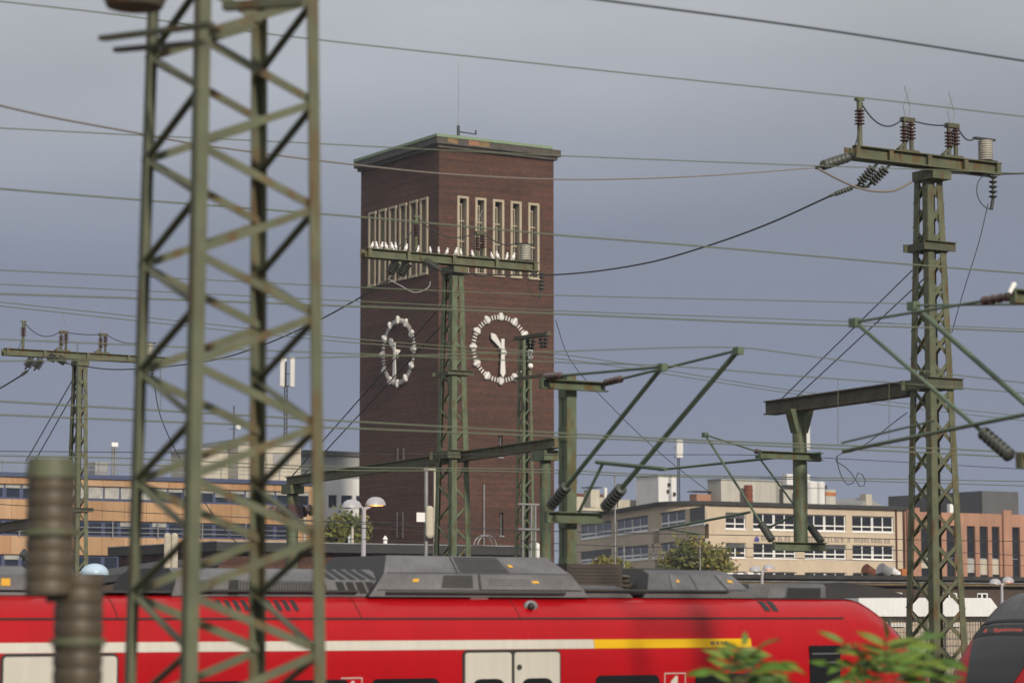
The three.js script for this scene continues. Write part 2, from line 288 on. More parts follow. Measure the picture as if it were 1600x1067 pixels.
  for (const [px, pa, pb] of [[622, 700, 720], [631, 700, 720], [621, 800, 840], [630, 800, 840]]) { const u = WL.at(px, pa)[0]; part(o, 'conduit', lbox(WL, u - 0.05, u + 0.05, WL.at(px, pb)[1], WL.at(px, pa)[1], 0.004, 0.1), M.greyDark); }

  function clock(W, u, y, Rr, label) {
    const base = V(u, y, 0).applyMatrix4(W.m), k = thing('tower_clock', label, 'clock', base, 'clocks on the brick tower');
    const put = (g, ang) => g.rotateZ(ang).translate(u, y, 0).applyMatrix4(W.m);
    for (let i = 0; i < 60; i++) {
      const a = -i / 60 * Math.PI * 2;
      if (i % 5 === 0) part(k, 'hour_mark', put(new THREE.CapsuleGeometry(Rr * 0.06, Rr * 0.12, 4, 10).scale(1.1, 1, 0.9).translate(0, Rr * 0.88, 0.16), a), M.clockWhite);
      else part(k, 'minute_mark', put(new THREE.BoxGeometry(Rr * 0.033, Rr * 0.12, 0.1).translate(0, Rr * 0.865, 0.1), a), M.clockWhite);
    }
    const hand = (poly, z) => prism(poly, null, 0.09).translate(0, 0, z);
    part(k, 'minute_hand', put(hand([[-0.05, -0.26], [0.05, -0.26], [0.045, 0], [0.08, 0.68], [0, 0.8], [-0.08, 0.68], [-0.045, 0]].map(([a, b]) => [a * Rr, b * Rr]), 0.42), Math.PI), M.clockWhite);
    part(k, 'hour_hand', put(hand([[-0.05, -0.2], [0.05, -0.2], [0.05, 0.1], [0.09, 0.42], [0, 0.54], [-0.09, 0.42], [-0.05, 0.1]].map(([a, b]) => [a * Rr, b * Rr]), 0.3), 0.72), M.clockWhite);
    part(k, 'axle', new THREE.CylinderGeometry(0.2, 0.2, 0.5, 12).rotateX(Math.PI / 2).translate(u, y, 0.25).applyMatrix4(W.m), M.clockWhite);
  }
  const [cu, cy] = WR.at(781, 545), cr = WR.at(781, 488)[1] - cy;
  clock(WR, cu, cy, cr, 'bright white clock without a dial plate on the front face of the brick tower');
  clock(WL, WL.at(623.5, 551)[0], cy, cr, 'dim white clock on the shaded left side of the brick tower');
}

// ---------- low brick station hall in front of the tower ----------
{
  const L = 150, a = sight(338, 960, L).x, b = sight(820, 960, L).x, h = sight(820, 868, L).y, h1 = sight(820, 855, L).y;
  const W = wallFrame(V(a, 0, -L), V(1, 0, 0)), o = thing('station_hall', 'long low brick hall with a dark flat roof edge below the clock tower', 'building', V((a + b) / 2, 0, -L - 8));
  part(o, 'wall', [facade(W, 0, b - a, 0, h, [], 0.4), box(a, a + 0.4, 0, h, -L - 16, -L - 0.4), box(b - 0.4, b, 0, h, -L - 16, -L - 0.4)], M.brick);
  const r = part(o, 'roof', box(a - 0.4, b + 0.6, h, h1, -L - 17, -L + 0.7), M.roofDark);
  part(r, 'edge_strip', box(a - 0.42, b + 0.62, h1 + 0.003, h1 + 0.07, -L - 17, -L + 0.74), M.metalTrim);
  const lad = sight(767, 848, L); part(o, 'roof_hoop', [0, 0.5].map((q) => new THREE.TorusGeometry(0.75, 0.04, 6, 16, Math.PI).translate(lad.x, h1 + 0.05, -L - 0.5 - q)), M.galv);
  for (const px of [558, 613]) { const p = sight(px, 840, L); part(o, 'roof_vent', [rod(V(p.x, h1, -L - 1), V(p.x, h1 + 0.45, -L - 1), 0.14), new THREE.ConeGeometry(0.2, 0.25, 10).translate(p.x, h1 + 0.55, -L - 1)], M.whiteClean); }
  for (const [px, ph] of [[557, 822], [482, 800]]) { const p = sight(px, 850, L), q = sight(px, ph, L); part(o, 'roof_pole', rod(V(p.x, h1, -L - 0.6), V(p.x, q.y, -L - 0.6), 0.09), M.creamPale); }
}
{ // dark sloping roof left of the hall
  const L = 140, p = sight(140, 905, L), q = sight(336, 872, L), t = sight(430, 858, L);
  const o = thing('sloped_shed', 'dark shed with a sloping roof in front of the tan office block', 'shed', V((p.x + t.x) / 2, 0, -L - 4));
  part(o, 'wall', prism([[p.x, 0], [q.x + 0.2, 0], [q.x + 0.2, q.y - 0.4], [p.x, p.y - 0.4]], new THREE.Matrix4().makeTranslation(0, 0, -L - 8), 8), M.brownWall);
  part(o, 'roof', prism([[p.x - 0.5, p.y - 0.395], [q.x + 0.3, q.y - 0.395], [q.x + 0.3, q.y], [p.x - 0.5, p.y]], new THREE.Matrix4().makeTranslation(0, 0, -L - 8.4), 8.8), M.roofDark);
}

// ---------- tan office block on the left ----------
{
  const L = 195, W = wallFrame(V(sight(-60, 960, L).x, 0, -L), V(1, 0, 0)), uE = W.at(490, 800)[0];
  const Y = (py) => W.at(150, py)[1], top = Y(743);
  const o = thing('office_block', 'tan panelled office block with dark blue ribbon windows and a railed roof', 'building', V(W.O.x + uE / 2, 0, -L - 8));
  const rows = [[Y(783), Y(760)], [Y(839), Y(814)], [Y(893), Y(868)]];
  const holes = rows.map(([a, b]) => [0.5, uE - 2.2, a, b]);
  part(o, 'wall', [facade(W, 0, uE, 0, top - 0.3, holes, 0.5), lbox(W, uE - 0.4, uE, 0, top - 0.3, -16, -0.5), lbox(W, 0, 0.4, 0, top - 0.3, -16, -0.5)], M.tan1);
  part(o, 'ceiling_slab', lbox(W, 0.5, uE - 0.5, top - 0.32, top - 0.305, -16, -0.5), M.greyDark);
  const roof = part(o, 'roof', lbox(W, -0.2, uE + 0.2, top - 0.3, top + 0.05, -16.4, 0.25), M.blueTrim);
  const edges = [top - 0.305, rows[0][1], rows[0][0], rows[1][1], rows[1][0], rows[2][1]];
  for (let r = 0; r < 3; r++) { // cladding panels
    const y1 = edges[r * 2], y0 = edges[r * 2 + 1], n = 16;
    for (let i = 0; i < n; i++) part(o, 'panel', lbox(W, uE * i / n + 0.02, uE * (i + 1) / n - 0.02, y0 + 0.03, y1 - 0.03, 0.004, 0.06), [M.tan1, M.tan2, M.tan3][Math.floor(R() * 3)]);
  }
  rows.forEach(([a, b], r) => {
    const n = 20, u0 = 0.5, u1 = uE - 2.2;
    for (let i = 0; i < n; i++) {
      const s = u0 + (u1 - u0) * i / n, e = u0 + (u1 - u0) * (i + 1) / n, q = R();
      windowPart(o, W, [s + 0.002, e - 0.002, a + 0.002, b - 0.002], { recess: 0.22, fw: 0.16, frame: M.blueTrim, glass: M.glassBlue, blind: r === 0 ? (i > 4 && i < 11 ? 0.82 : q < 0.75 ? 0.25 : 0.5) : q < 0.4 ? 0.3 : 0, blindMat: M.blind });
    }
  });
  const e = W.at(470, 785)[0]; windowPart(o, W, [e - 0.7, e + 0.7, rows[0][0], rows[0][1]], { recess: -0.07, fw: 0.12, frame: M.blueTrim, blind: 0.25, blindMat: M.blind });
  for (let i = 0; i < 12; i++) { const u = 0.4 + (uE - 0.8) * i / 11; part(roof, 'rail_post', lbox(W, u - 0.03, u + 0.03, top + 0.05, top + 1.15, -0.3, -0.24), M.galv); }
  for (const h of [0.45, 0.8, 1.12]) part(roof, 'handrail', lbox(W, 0.3, uE - 0.3, top + h, top + h + 0.05, -0.235, -0.19), M.galv);
  for (const h of [0.35, 0.75]) part(o, 'balcony_rail', lbox(W, 0.3, uE - 2, rows[1][0] + h, rows[1][0] + h + 0.05, 0.1, 0.15), M.galv);
  for (let i = 0; i < 8; i++) { const u = 0.5 + (uE - 3) * i / 7; part(o, 'balcony_post', lbox(W, u - 0.04, u + 0.04, rows[1][0] - 0.1, rows[1][1], 0.155, 0.22), M.galv); }
}
function blockThing(name, label, cat, px0, px1, pyT, yBase, L, depth, m, extra, group) { // a plain rooftop volume; extra(o, W, w, h) adds its details
  const a = sight(px0, pyT, L), b = sight(px1, pyT, L), W = wallFrame(V(a.x, 0, -L), V(1, 0, 0)), w = b.x - a.x, top = (a.y + b.y) / 2;
  const o = thing(name, label, cat, V((a.x + b.x) / 2, yBase, -L - depth / 2), group);
  part(o, 'body', lbox(W, 0, w, yBase, top, -depth, 0), m); if (extra) extra(o, W, w, top, yBase); return o;
}
{ // things on the office roof and behind it
  const yb = sight(150, 743, 195).y;
  blockThing('roof_plant_room', 'cream plant room with a grey roof cap on the tan office block', 'building', 372, 470, 696, yb - 3, 200, 7, M.creamPale, (o, W, w, t, y) => {
    part(o, 'roof_cap', lbox(W, -0.15, w + 0.15, t + 0.003, t + 0.45, -7.2, 0.15), M.greyWall);
    part(o, 'side_wing', lbox(W, -3.4, -0.004, y, t - 0.6, -6.5, -2.0), M.creamPale);
    part(o, 'wing_cap', lbox(W, -3.5, -0.16, t - 0.596, t - 0.3, -6.6, -1.9), M.greyWall);
    part(o, 'louvre', lbox(W, w * 0.55, w * 0.8, t - 1.7, t - 0.7, 0.004, 0.06), M.greyWall);
    part(o, 'door', lbox(W, w * 0.3, w * 0.42, y + 3.05, y + 5.0, 0.004, 0.05), M.whiteClean);
  });
  blockThing('roof_unit', 'small grey air unit beside the steel flue on the office roof', 'air unit', 148, 168, 722, yb + 0.05, 197, 1.5, M.greyWall);
  const p = sight(177, 740, 198), q = sight(177, 698, 198), f = thing('roof_flue', 'shiny steel twin flue standing on the office roof', 'flue', V(p.x, yb, p.z));
  part(f, 'pipe', rod(V(p.x - 0.12, yb, p.z), V(p.x - 0.12, q.y, q.z), 0.1), M.galv); part(f, 'pipe', rod(V(p.x + 0.12, yb, p.z), V(p.x + 0.12, q.y, q.z), 0.1), M.galv); part(f, 'cap', box(p.x - 0.28, p.x + 0.28, q.y + 0.003, q.y + 0.35, p.z - 0.15, p.z + 0.15), M.whiteClean);
  // white building between the office block and the tower
  const L = 225, W = wallFrame(V(sight(478, 960, L).x, 0, -L), V(1, 0, 0)), w = W.at(640, 800)[0], t = W.at(540, 748)[1];
  const o = thing('white_building', 'white rendered building with a grey upper storey beside the tower', 'building', V(W.O.x + w / 2, 0, -L - 7));
  const wy = [W.at(540, 794)[1], W.at(540, 774)[1]], hs = [[513, 526], [533, 550], [556, 570]].map(([a, b]) => [W.at(a, 780)[0], W.at(b, 780)[0], ...wy]);
  part(o, 'wall', [facade(W, 0, w, 0, t, hs, 0.4), lbox(W, 0, 0.4, 0, t, -14, -0.4), lbox(W, w - 0.4, w, 0, t, -14, -0.4)], M.white);
  hs.forEach((h) => windowPart(o, W, h, { fw: 0.1, frame: M.blueTrim, glass: M.glassBlue }));
  const up = part(o, 'upper_storey', lbox(W, 0.3, w, t + 0.004, W.at(540, 712)[1], -13, -0.6), M.greyWall);
  part(up, 'roof', lbox(W, -0.1, w, W.at(540, 712)[1] + 0.003, W.at(540, 705)[1], -13.4, -0.3), M.greyDark);
}
function leafCloud(cx, cy, cz, rx, ry, rz, n, s, seed) { // many small leaf faces in uneven clumps
  const r = rng(seed), pos = [], clumps = [];
  for (let i = 0; i < 26; i++) { const a = r() * 6.283, e = Math.acos(2 * r() - 1), k = 0.45 + 0.5 * r(); clumps.push([cx + rx * k * Math.sin(e) * Math.cos(a), cy + ry * k * Math.cos(e), cz + rz * k * Math.sin(e) * Math.sin(a), 0.22 + 0.2 * r()]); }
  for (let i = 0; i < n; i++) {
    const c = clumps[Math.floor(r() * clumps.length)], g = () => (r() + r() + r() - 1.5) * 1.3;
    const p = V(c[0] + g() * rx * c[3], c[1] + g() * ry * c[3], c[2] + g() * rz * c[3]), a = V(r() - 0.5, r() - 0.5, r() - 0.5).normalize(), b = a.clone().cross(V(r() - 0.5, r() - 0.5, r() - 0.5)).normalize(), k = s * (0.6 + 0.8 * r());
    const A = p.clone().addScaledVector(a, k), B = p.clone().addScaledVector(b, k * 0.55), Cc = p.clone().addScaledVector(a, -k), D = p.clone().addScaledVector(b, -k * 0.55);
    pos.push(...A.toArray(), ...B.toArray(), ...Cc.toArray(), ...A.toArray(), ...Cc.toArray(), ...D.toArray());
  }
  const g = new THREE.BufferGeometry(); g.setAttribute('position', new THREE.Float32BufferAttribute(pos, 3)); g.computeVertexNormals(); g.setAttribute('uv', new THREE.Float32BufferAttribute(new Float32Array(pos.length / 3 * 2), 2)); return g;
}
function tree(label, px, pyT, pyB, L, rpx, seed, mats, name = 'tree') {
  const c = sight(px, (pyT + pyB) / 2, L), t = sight(px, pyT, L), b = sight(px, pyB, L), e = sight(px + rpx, (pyT + pyB) / 2, L), rx = e.x - c.x, ry = (t.y - b.y) / 2;
  const o = thing(name, label, name === 'tree' ? 'tree' : 'bush', V(c.x, 0, c.z)), r = rng(seed), lim = [];
  for (let i = 0; i < 9; i++) { const a = r() * 6.28; lim.push(rod(V(c.x, Math.max(0.5, b.y - 1 + r() * 1.5), c.z), V(c.x + Math.cos(a) * rx * 0.6, c.y + (r() - 0.2) * ry, c.z + Math.sin(a) * rx * 0.6), 0.09, 5, 0.03)); }
  part(o, 'trunk', [rod(V(c.x, 0, c.z), V(c.x, c.y, c.z), 0.22, 8, 0.1), ...lim], M.bark);
  mats.forEach((m, i) => part(o, 'crown', leafCloud(c.x, c.y, c.z, rx, ry, rx, 2600, 0.2, seed + i), m, true));
}
tree('green tree with yellowing leaves in front of the cream office building', 1090, 846, 925, 165, 44, 101, [M.leafA, M.leafB, M.leafC]);
tree('small yellowish tree at the left end of the cream office building', 950, 872, 915, 168, 26, 131, [M.leafA, M.leafB]);
tree('dull green bush between the white building and the tower', 537, 806, 870, 175, 30, 151, [M.leafC, M.leafA], 'bush');

// ---------- cream office building with the rounded corner ----------
{
  const L = 221, r = 4, P1 = sight(1122, 960, L), xE = sight(1413, 960, L).x, WR = wallFrame(V(P1.x, 0, -L), V(1, 0, 0));
  const fh = V(Math.cos(YAW), 0, -Math.sin(YAW)), D2 = fh.clone().multiplyScalar(4012.6).addScaledVector(rgt, -800).normalize(), U2 = D2.clone().negate(), N2 = U2.clone().cross(V(0, 1, 0));
  const cen = V(P1.x, 0, -L - r), P0 = cen.clone().addScaledVector(N2, r);
  const far = sightPlane(898, 830, P0, N2), len = Math.hypot(far.x - P0.x, far.z - P0.z), O2 = P0.clone().addScaledVector(D2, len); O2.y = 0;
  const WL = wallFrame(O2, U2), w = xE - P1.x, top = WR.at(1250, 787)[1], ro = WR.at(1250, 792.5)[1];
  const o = thing('cream_office', 'cream three-storey office building with a rounded corner and rows of white windows', 'building', V(P1.x + w / 2, 0, -L - 10));
  const Y = (py) => WR.at(1250, py)[1], rows = [[Y(829), Y(803.5)], [Y(873), Y(850)], [Y(917), Y(894)]];
  const ru = [[1134, 1166], [1177, 1244], [1257, 1322.5], [1332, 1397]].map(([a, b]) => [WR.at(a, 815)[0], WR.at(b, 818)[0]]);
  const lu = [[907.5, 955], [964, 1012.7], [1018.7, 1071], [1078, 1102]].map(([a, b]) => [WL.at(a, 830)[0], WL.at(b, 815)[0]]);
  const hr = [], hl = [], P = [];
  for (const [y0, y1] of rows) { for (const [a, b] of ru) hr.push([a, b, y0, y1]); for (const [a, b] of lu) hl.push([a, b, y0, y1]); }
  P.push(facade(WR, 0, w, 0, ro, hr, 0.4), facade(WL, 0, len, 0, ro, hl, 0.4), box(xE - 0.4, xE, 0, ro, -L - 18, -L - 0.4));
  const a0 = Math.atan2(N2.z, N2.x), a1 = Math.PI / 2, arc = [], N = 14; let da = a1 - a0; while (da > Math.PI) da -= 2 * Math.PI; while (da < -Math.PI) da += 2 * Math.PI;
  const ring = (R1, R2) => { const q = []; for (let i = 0; i <= N; i++) { const t = a0 + da * i / N; q.push([cen.x + R1 * Math.cos(t), cen.z + R1 * Math.sin(t)]); } for (let i = N; i >= 0; i--) { const t = a0 + da * i / N; q.push([cen.x + R2 * Math.cos(t), cen.z + R2 * Math.sin(t)]); } return q; };
  P.push(slab(ring(r, r - 0.4), 0, ro));
  part(o, 'wall', P, M.cream);
  const roof = part(o, 'roof', [lbox(WR, 0, w + 0.5, ro, top, -0.6, 0.45), lbox(WL, -0.3, len, ro, top, -0.6, 0.45), slab(ring(r + 0.45, r - 0.6), ro, top), slab([[xE + 0.5, -L - 0.6], [P1.x, -L - 0.6], [O2.x - N2.x * 0.6, O2.z - N2.z * 0.6], [xE + 0.5, O2.z]], ro, top - 0.05)], M.roofDark);
  for (const [W, hs] of [[WR, hr], [WL, hl]]) hs.forEach((h) => {
    const wide = h[1] - h[0] > 3.2, q = R();
    windowPart(o, W, h, { recess: W === WL ? 0.08 : 0.18, fw: W === WL ? 0.2 : 0.13, thin: 1, mull: wide ? [0.25, 0.485, 0.515, 0.75] : [0.5], trans: [0.33], frame: M.whiteClean, blind: W === WL ? (q < 0.5 ? 0.32 + q : 0.12) : (q < 0.35 ? 0.35 : 0.08), blindMat: M.blindDark, sill: M.whiteClean });
  });
  // raised lettering between the storeys, too far off to read, behind a blue emblem
  const sy = Y(846), q = rng(33), let_ = [];
  part(o, 'emblem', [[1179, 0.5], [1181.5, 0.5], [1184, 0.35]].map(([px, h], i) => lbox(WR, WR.at(px, 843)[0], WR.at(px + 2, 843)[0], sy - 0.1, sy + 0.3 + (i === 1 ? 0.4 : 0) * h, 0.004, 0.08)), M.signBlue);
  for (let px = 1190, i = 0; px < 1390; px += 5.2, i++) { if ([9, 18, 25, 27].includes(i)) continue; const u = WR.at(px, 843)[0], s = 0.26, h = 0.5, k = Math.floor(q() * 4), b = (a, c, d, e) => lbox(WR, u + a, u + c, sy + d, sy + e, 0.004, 0.06); const g = [b(0, 0.05, 0, h)]; if (k !== 1) g.push(b(0.051, s, h - 0.06, h)); if (k > 1) g.push(b(s - 0.05, s, 0, h - 0.061)); if (k !== 2) g.push(b(0.051, s - 0.051, 0, 0.06)); part(o, 'letter', g, M.signGrey); }
  part(o, 'downpipe', [rod(V(xE - 1, 0, -L + 0.15), V(xE - 1, ro, -L + 0.15), 0.09)], M.rustBrown);

  // roof-top things
  const yr = top - 0.05, rb = (name, label, cat, a, b, t, Lz, dp, m, ex, gr) => blockThing(name, label, cat, a, b, t, yr, Lz, dp, m, ex, gr);
  const tank = (label, a, b, t, Lz) => { const p = sight(a, t, Lz), q = sight(b, t, Lz), r0 = (q.x - p.x) / 2, x = p.x + r0, g = thing('round_tank', label, 'tank', V(x, yr, -Lz), 'roof tanks'); part(g, 'shell', new THREE.CylinderGeometry(r0, r0, p.y - yr, 20).translate(x, (p.y + yr) / 2, -Lz), M.white); part(g, 'lid', new THREE.SphereGeometry(r0 * 0.995, 18, 6, 0, 6.3, 0, 1.57).scale(1, 0.25, 1).translate(x, p.y, -Lz), M.white); part(g, 'band', new THREE.TorusGeometry(r0 * 1.005, 0.04, 6, 20).rotateX(Math.PI / 2).translate(x, yr + (p.y - yr) * 0.8, -Lz), M.galv); };
  rb('stair_head', 'white box-shaped stair head on the cream building roof', 'roof structure', 1029, 1057, 744, 240, 4.5, M.white, (q2, W, ww, t) => { for (const [f, g] of [[0.5, 0.8], [0.8, 0.45], [0.45, 0.55]]) part(q2, 'lamp_box', lbox(W, ww * f, ww * f + 0.3, t - 3.6 + g * 3, t - 3.2 + g * 3, 0.004, 0.2), M.iron); part(q2, 'roof_edge', lbox(W, -0.1, ww + 0.1, t + 0.003, t + 0.12, -4.6, 0.1), M.greyWall); });
  rb('plant_house', 'wide cream plant house on the cream building roof', 'roof structure', 1127, 1268, 752, 236, 2.6, M.offWhite, (q2, W, ww, t, y) => {
    part(q2, 'roof_edge', lbox(W, -0.1, ww + 0.1, t + 0.003, t + 0.15, -2.7, 0.15), M.greyWall);
    part(q2, 'louvre', lbox(W, ww * 0.64, ww * 0.68, y + 0.6, t - 0.8, 0.004, 0.08), M.iron);
    part(q2, 'duct', lbox(W, ww * 0.66, ww * 0.92, t - 0.4, t + 0.9, 0.2, 1.1), M.white);
  });
  tank('white upright tank next to the plant house, the wider one', 1260, 1276, 754, 233);
  tank('white upright tank next to the plant house, the narrower right one', 1277.5, 1288, 754, 233);
  rb('chimney', 'cream chimney with an orange ring right of the roof tanks', 'chimney', 1291, 1306, 765, 233, 1.2, M.offWhite, (q2, W, ww, t) => { part(q2, 'ring', lbox(W, -0.06, ww + 0.06, t - 0.7, t - 0.3, -1.26, 0.06), M.orange); part(q2, 'pot', lbox(W, 0.1, 0.35, t + 0.003, t + 0.5, -0.6, -0.2), M.iron); });
  rb('chimney', 'salmon chimney with a dark lid left of the plant house', 'chimney', 1089, 1111, 772, 238, 1.4, M.salmon, (q2, W, ww, t) => part(q2, 'lid', lbox(W, -0.2, ww + 0.2, t + 0.25, t + 0.36, -1.6, 0.2), M.iron));
  rb('chimney', 'pale brick chimney with a dark lid near the tower', 'chimney', 923, 937, 765, 240, 1.4, M.creamPale, (q2, W, ww, t) => part(q2, 'lid', lbox(W, -0.2, ww + 0.2, t + 0.2, t + 0.3, -1.6, 0.2), M.iron));
  rb('lift_house', 'cream lift house at the left end of the cream building roof', 'roof structure', 900, 960, 776, 248, 3, M.creamPale, (q2, W, ww, t) => part(q2, 'roof_edge', lbox(W, -0.1, ww + 0.1, t + 0.003, t + 0.3, -3.1, 0.1), M.rustBrown));
  rb('low_wing', 'low pinkish wing behind the white stair head', 'roof structure', 962, 1002, 781, 246, 5, M.creamPale, null);
  const rp = sight(1170, 783, 234.9), rt = sight(1170, 758, 234.9), ob = thing('roof_stack', 'rusty red exhaust stack in front of the plant house', 'exhaust stack', V(rp.x, yr, rp.z));
  part(ob, 'stack', rod(V(rp.x, yr, rp.z), V(rp.x, rt.y, rt.z), 0.5, 14), M.rustRed); for (const k of [0.3, 0.55, 0.8]) part(ob, 'band', new THREE.TorusGeometry(0.51, 0.04, 6, 16).rotateX(Math.PI / 2).translate(rp.x, yr + (rt.y - yr) * k, rp.z), M.rustBrown);
  const v1 = sight(946, 795, 240), v2 = sight(946, 762, 240); single('vent_pipe', 'thin white vent pipe beside the pale chimney', 'pipe', rod(V(v1.x, yr, v1.z), v2, 0.22, 10), M.white, V(v1.x, yr, v1.z));
  { const p = sight(965, 790, 240), d = thing('satellite_dish', 'white round dish on the roof near the tower', 'dish', V(p.x, yr, p.z)); const q3 = sight(965, 766, 240); part(d, 'pole', rod(V(p.x, yr, p.z), V(p.x, q3.y, p.z), 0.08), M.iron); part(d, 'bowl', new THREE.SphereGeometry(0.45, 12, 8, 0, 6.3, 0, 1.5).translate(p.x, q3.y, p.z), M.whiteClean); }
  { const a = sight(1332, 790, 232), b = sight(1410, 790, 232), t = sight(1357, 777, 232), g = thing('gabled_roof', 'low grey gabled roof with a chimney stub behind the cream facade', 'roof', V((a.x + b.x) / 2, yr, -236)); part(g, 'gable', prism([[a.x, yr - 0.6], [b.x, yr - 0.6], [t.x, t.y]], new THREE.Matrix4().makeTranslation(0, 0, -240), 8), M.greyWall); part(g, 'chimney', box(t.x - 0.4, t.x + 0.5, yr, t.y + 0.35, -233, -231.9), M.creamPale); }
  // phone masts on this roof
  const phone = (label, px, pT, pB, pM, Lz, twin) => {
    const b = sight(px, pB, Lz), m = sight(px, pM, Lz), t = sight(px, pT, Lz), g = thing('phone_mast', label, 'antenna mast', V(b.x, b.y, b.z), 'phone masts on the roofs'), y0 = Math.min(b.y, yr);
    const H = t.y - y0; part(g, 'pole', [rod(V(b.x - 0.12, y0, b.z), V(b.x - 0.12, m.y, b.z), 0.06), rod(V(b.x + 0.12, y0, b.z), V(b.x + 0.12, m.y, b.z), 0.06)], M.iron);
    for (let y = y0 + 0.3; y < m.y; y += 0.42) part(g, 'rung', bar(V(b.x - 0.12, y, b.z), V(b.x + 0.12, y + 0.2, b.z), 0.05), M.iron);
    const offs = twin ? [-0.52, 0.5, 0.05] : [-0.22, 0.2]; offs.forEach((dx, i) => part(g, 'panel_antenna', new THREE.CylinderGeometry(0.25, 0.25, t.y - m.y, 12).scale(1, 1, 0.7).translate(b.x + dx, (t.y + m.y) / 2 + 0.05, b.z + (i === 2 ? -0.5 : 0.25)), M.white));
    part(g, 'bracket', [bar(V(b.x - 0.6, m.y + 0.1, b.z), V(b.x + 0.6, m.y + 0.1, b.z), 0.1), bar(V(b.x - 0.6, m.y + 1.2, b.z), V(b.x + 0.6, m.y + 1.2, b.z), 0.08), rod(V(b.x, m.y, b.z), V(b.x, t.y - 0.3, b.z), 0.07)], M.iron);
  };
  phone('lattice phone mast with cream panels above the white stair head', 1061, 687, 785, 716, 238, false);
  phone('short phone mast with twin white panels right of the plant house', 1260, 664, 760, 704, 230, false);
  phone('tall phone mast with two long cream panels on the tan office roof', 445, 559, 745, 605, 205, true);
  { const p = sight(365, 700, 207), t = sight(365, 634, 207), g = thing('radio_mast', 'thin dark radio mast with a small dish on the plant room', 'antenna mast', V(p.x, p.y, p.z)); part(g, 'pole', rod(V(p.x, p.y - 1, p.z), t, 0.06), M.iron); part(g, 'cross_rod', [0.45, 0.65].map((k) => bar(V(p.x - 0.5, p.y + (t.y - p.y) * k, p.z), V(p.x + 0.5, p.y + (t.y - p.y) * k, p.z), 0.05)), M.iron); part(g, 'dish', new THREE.SphereGeometry(0.28, 10, 8).scale(1, 1, 0.6).translate(p.x + 0.35, p.y + (t.y - p.y) * 0.5, p.z + 0.2), M.whiteClean); }
}

// ---------- salmon building at the right ----------
{
  const L = 222.4, W = wallFrame(V(sight(1417, 960, L).x, 0, -L), V(1, 0, 0)), w = W.at(1640, 850)[0], Y = (py) => W.at(1520, py)[1], top = Y(802);
  const o = thing('salmon_building', 'salmon pink building with tall narrow dark windows and a grey penthouse', 'building', V(W.O.x + w / 2, 0, -L - 8));
  const cols = [[1440, 1454], [1480, 1494], [1512, 1525], [1532, 1545], [1551, 1563], [1582, 1595], [1604, 1616]].map(([a, b]) => [W.at(a, 850)[0], W.at(b, 850)[0]]);
  const hs = []; for (const [a, b] of cols) hs.push([a, b, Y(904), Y(822)]);
  part(o, 'wall', [facade(W, 0, w, 0, top, hs, 0.5), lbox(W, 0, 0.4, 0, top, -16, -0.5)], M.salmon);
  cols.forEach(([a, b], i) => { windowPart(o, W, [a, b, Y(872), Y(822)], { recess: 0.3, fw: 0.06, frame: M.black, trans: [0.5] }); windowPart(o, W, [a, b, Y(904), Y(873)], { recess: 0.3, fw: 0.06, frame: M.black, blind: [0.5, 0, 0.7, 0.8, 0.78, 0, 0][i], blindMat: i === 0 || i > 2 ? M.creamPale : M.blind, sill: M.metalTrim }); });
  for (const [a, b] of [[1567, 1580], [1417, 1436]]) part(o, 'pilaster', lbox(W, W.at(a, 850)[0], W.at(b, 850)[0], 0, top + 0.45, 0.004, 0.3), M.salmon);
  const pt = sight(1535, 767, L + 5), px = pt.x - W.O.x; part(o, 'penthouse', lbox(W, px, w, top - 0.5, pt.y, -22, -5), M.greyDark);
  part(o, 'roof', lbox(W, 0.4, w, top - 0.8, top - 0.5, -16, -0.5), M.roofDark);
  const u = W.at(1510, 790)[0]; part(o, 'dormer', lbox(W, u - 0.2, u + 0.35, top, top + 1.15, -3, -2.5), M.whiteClean);
}

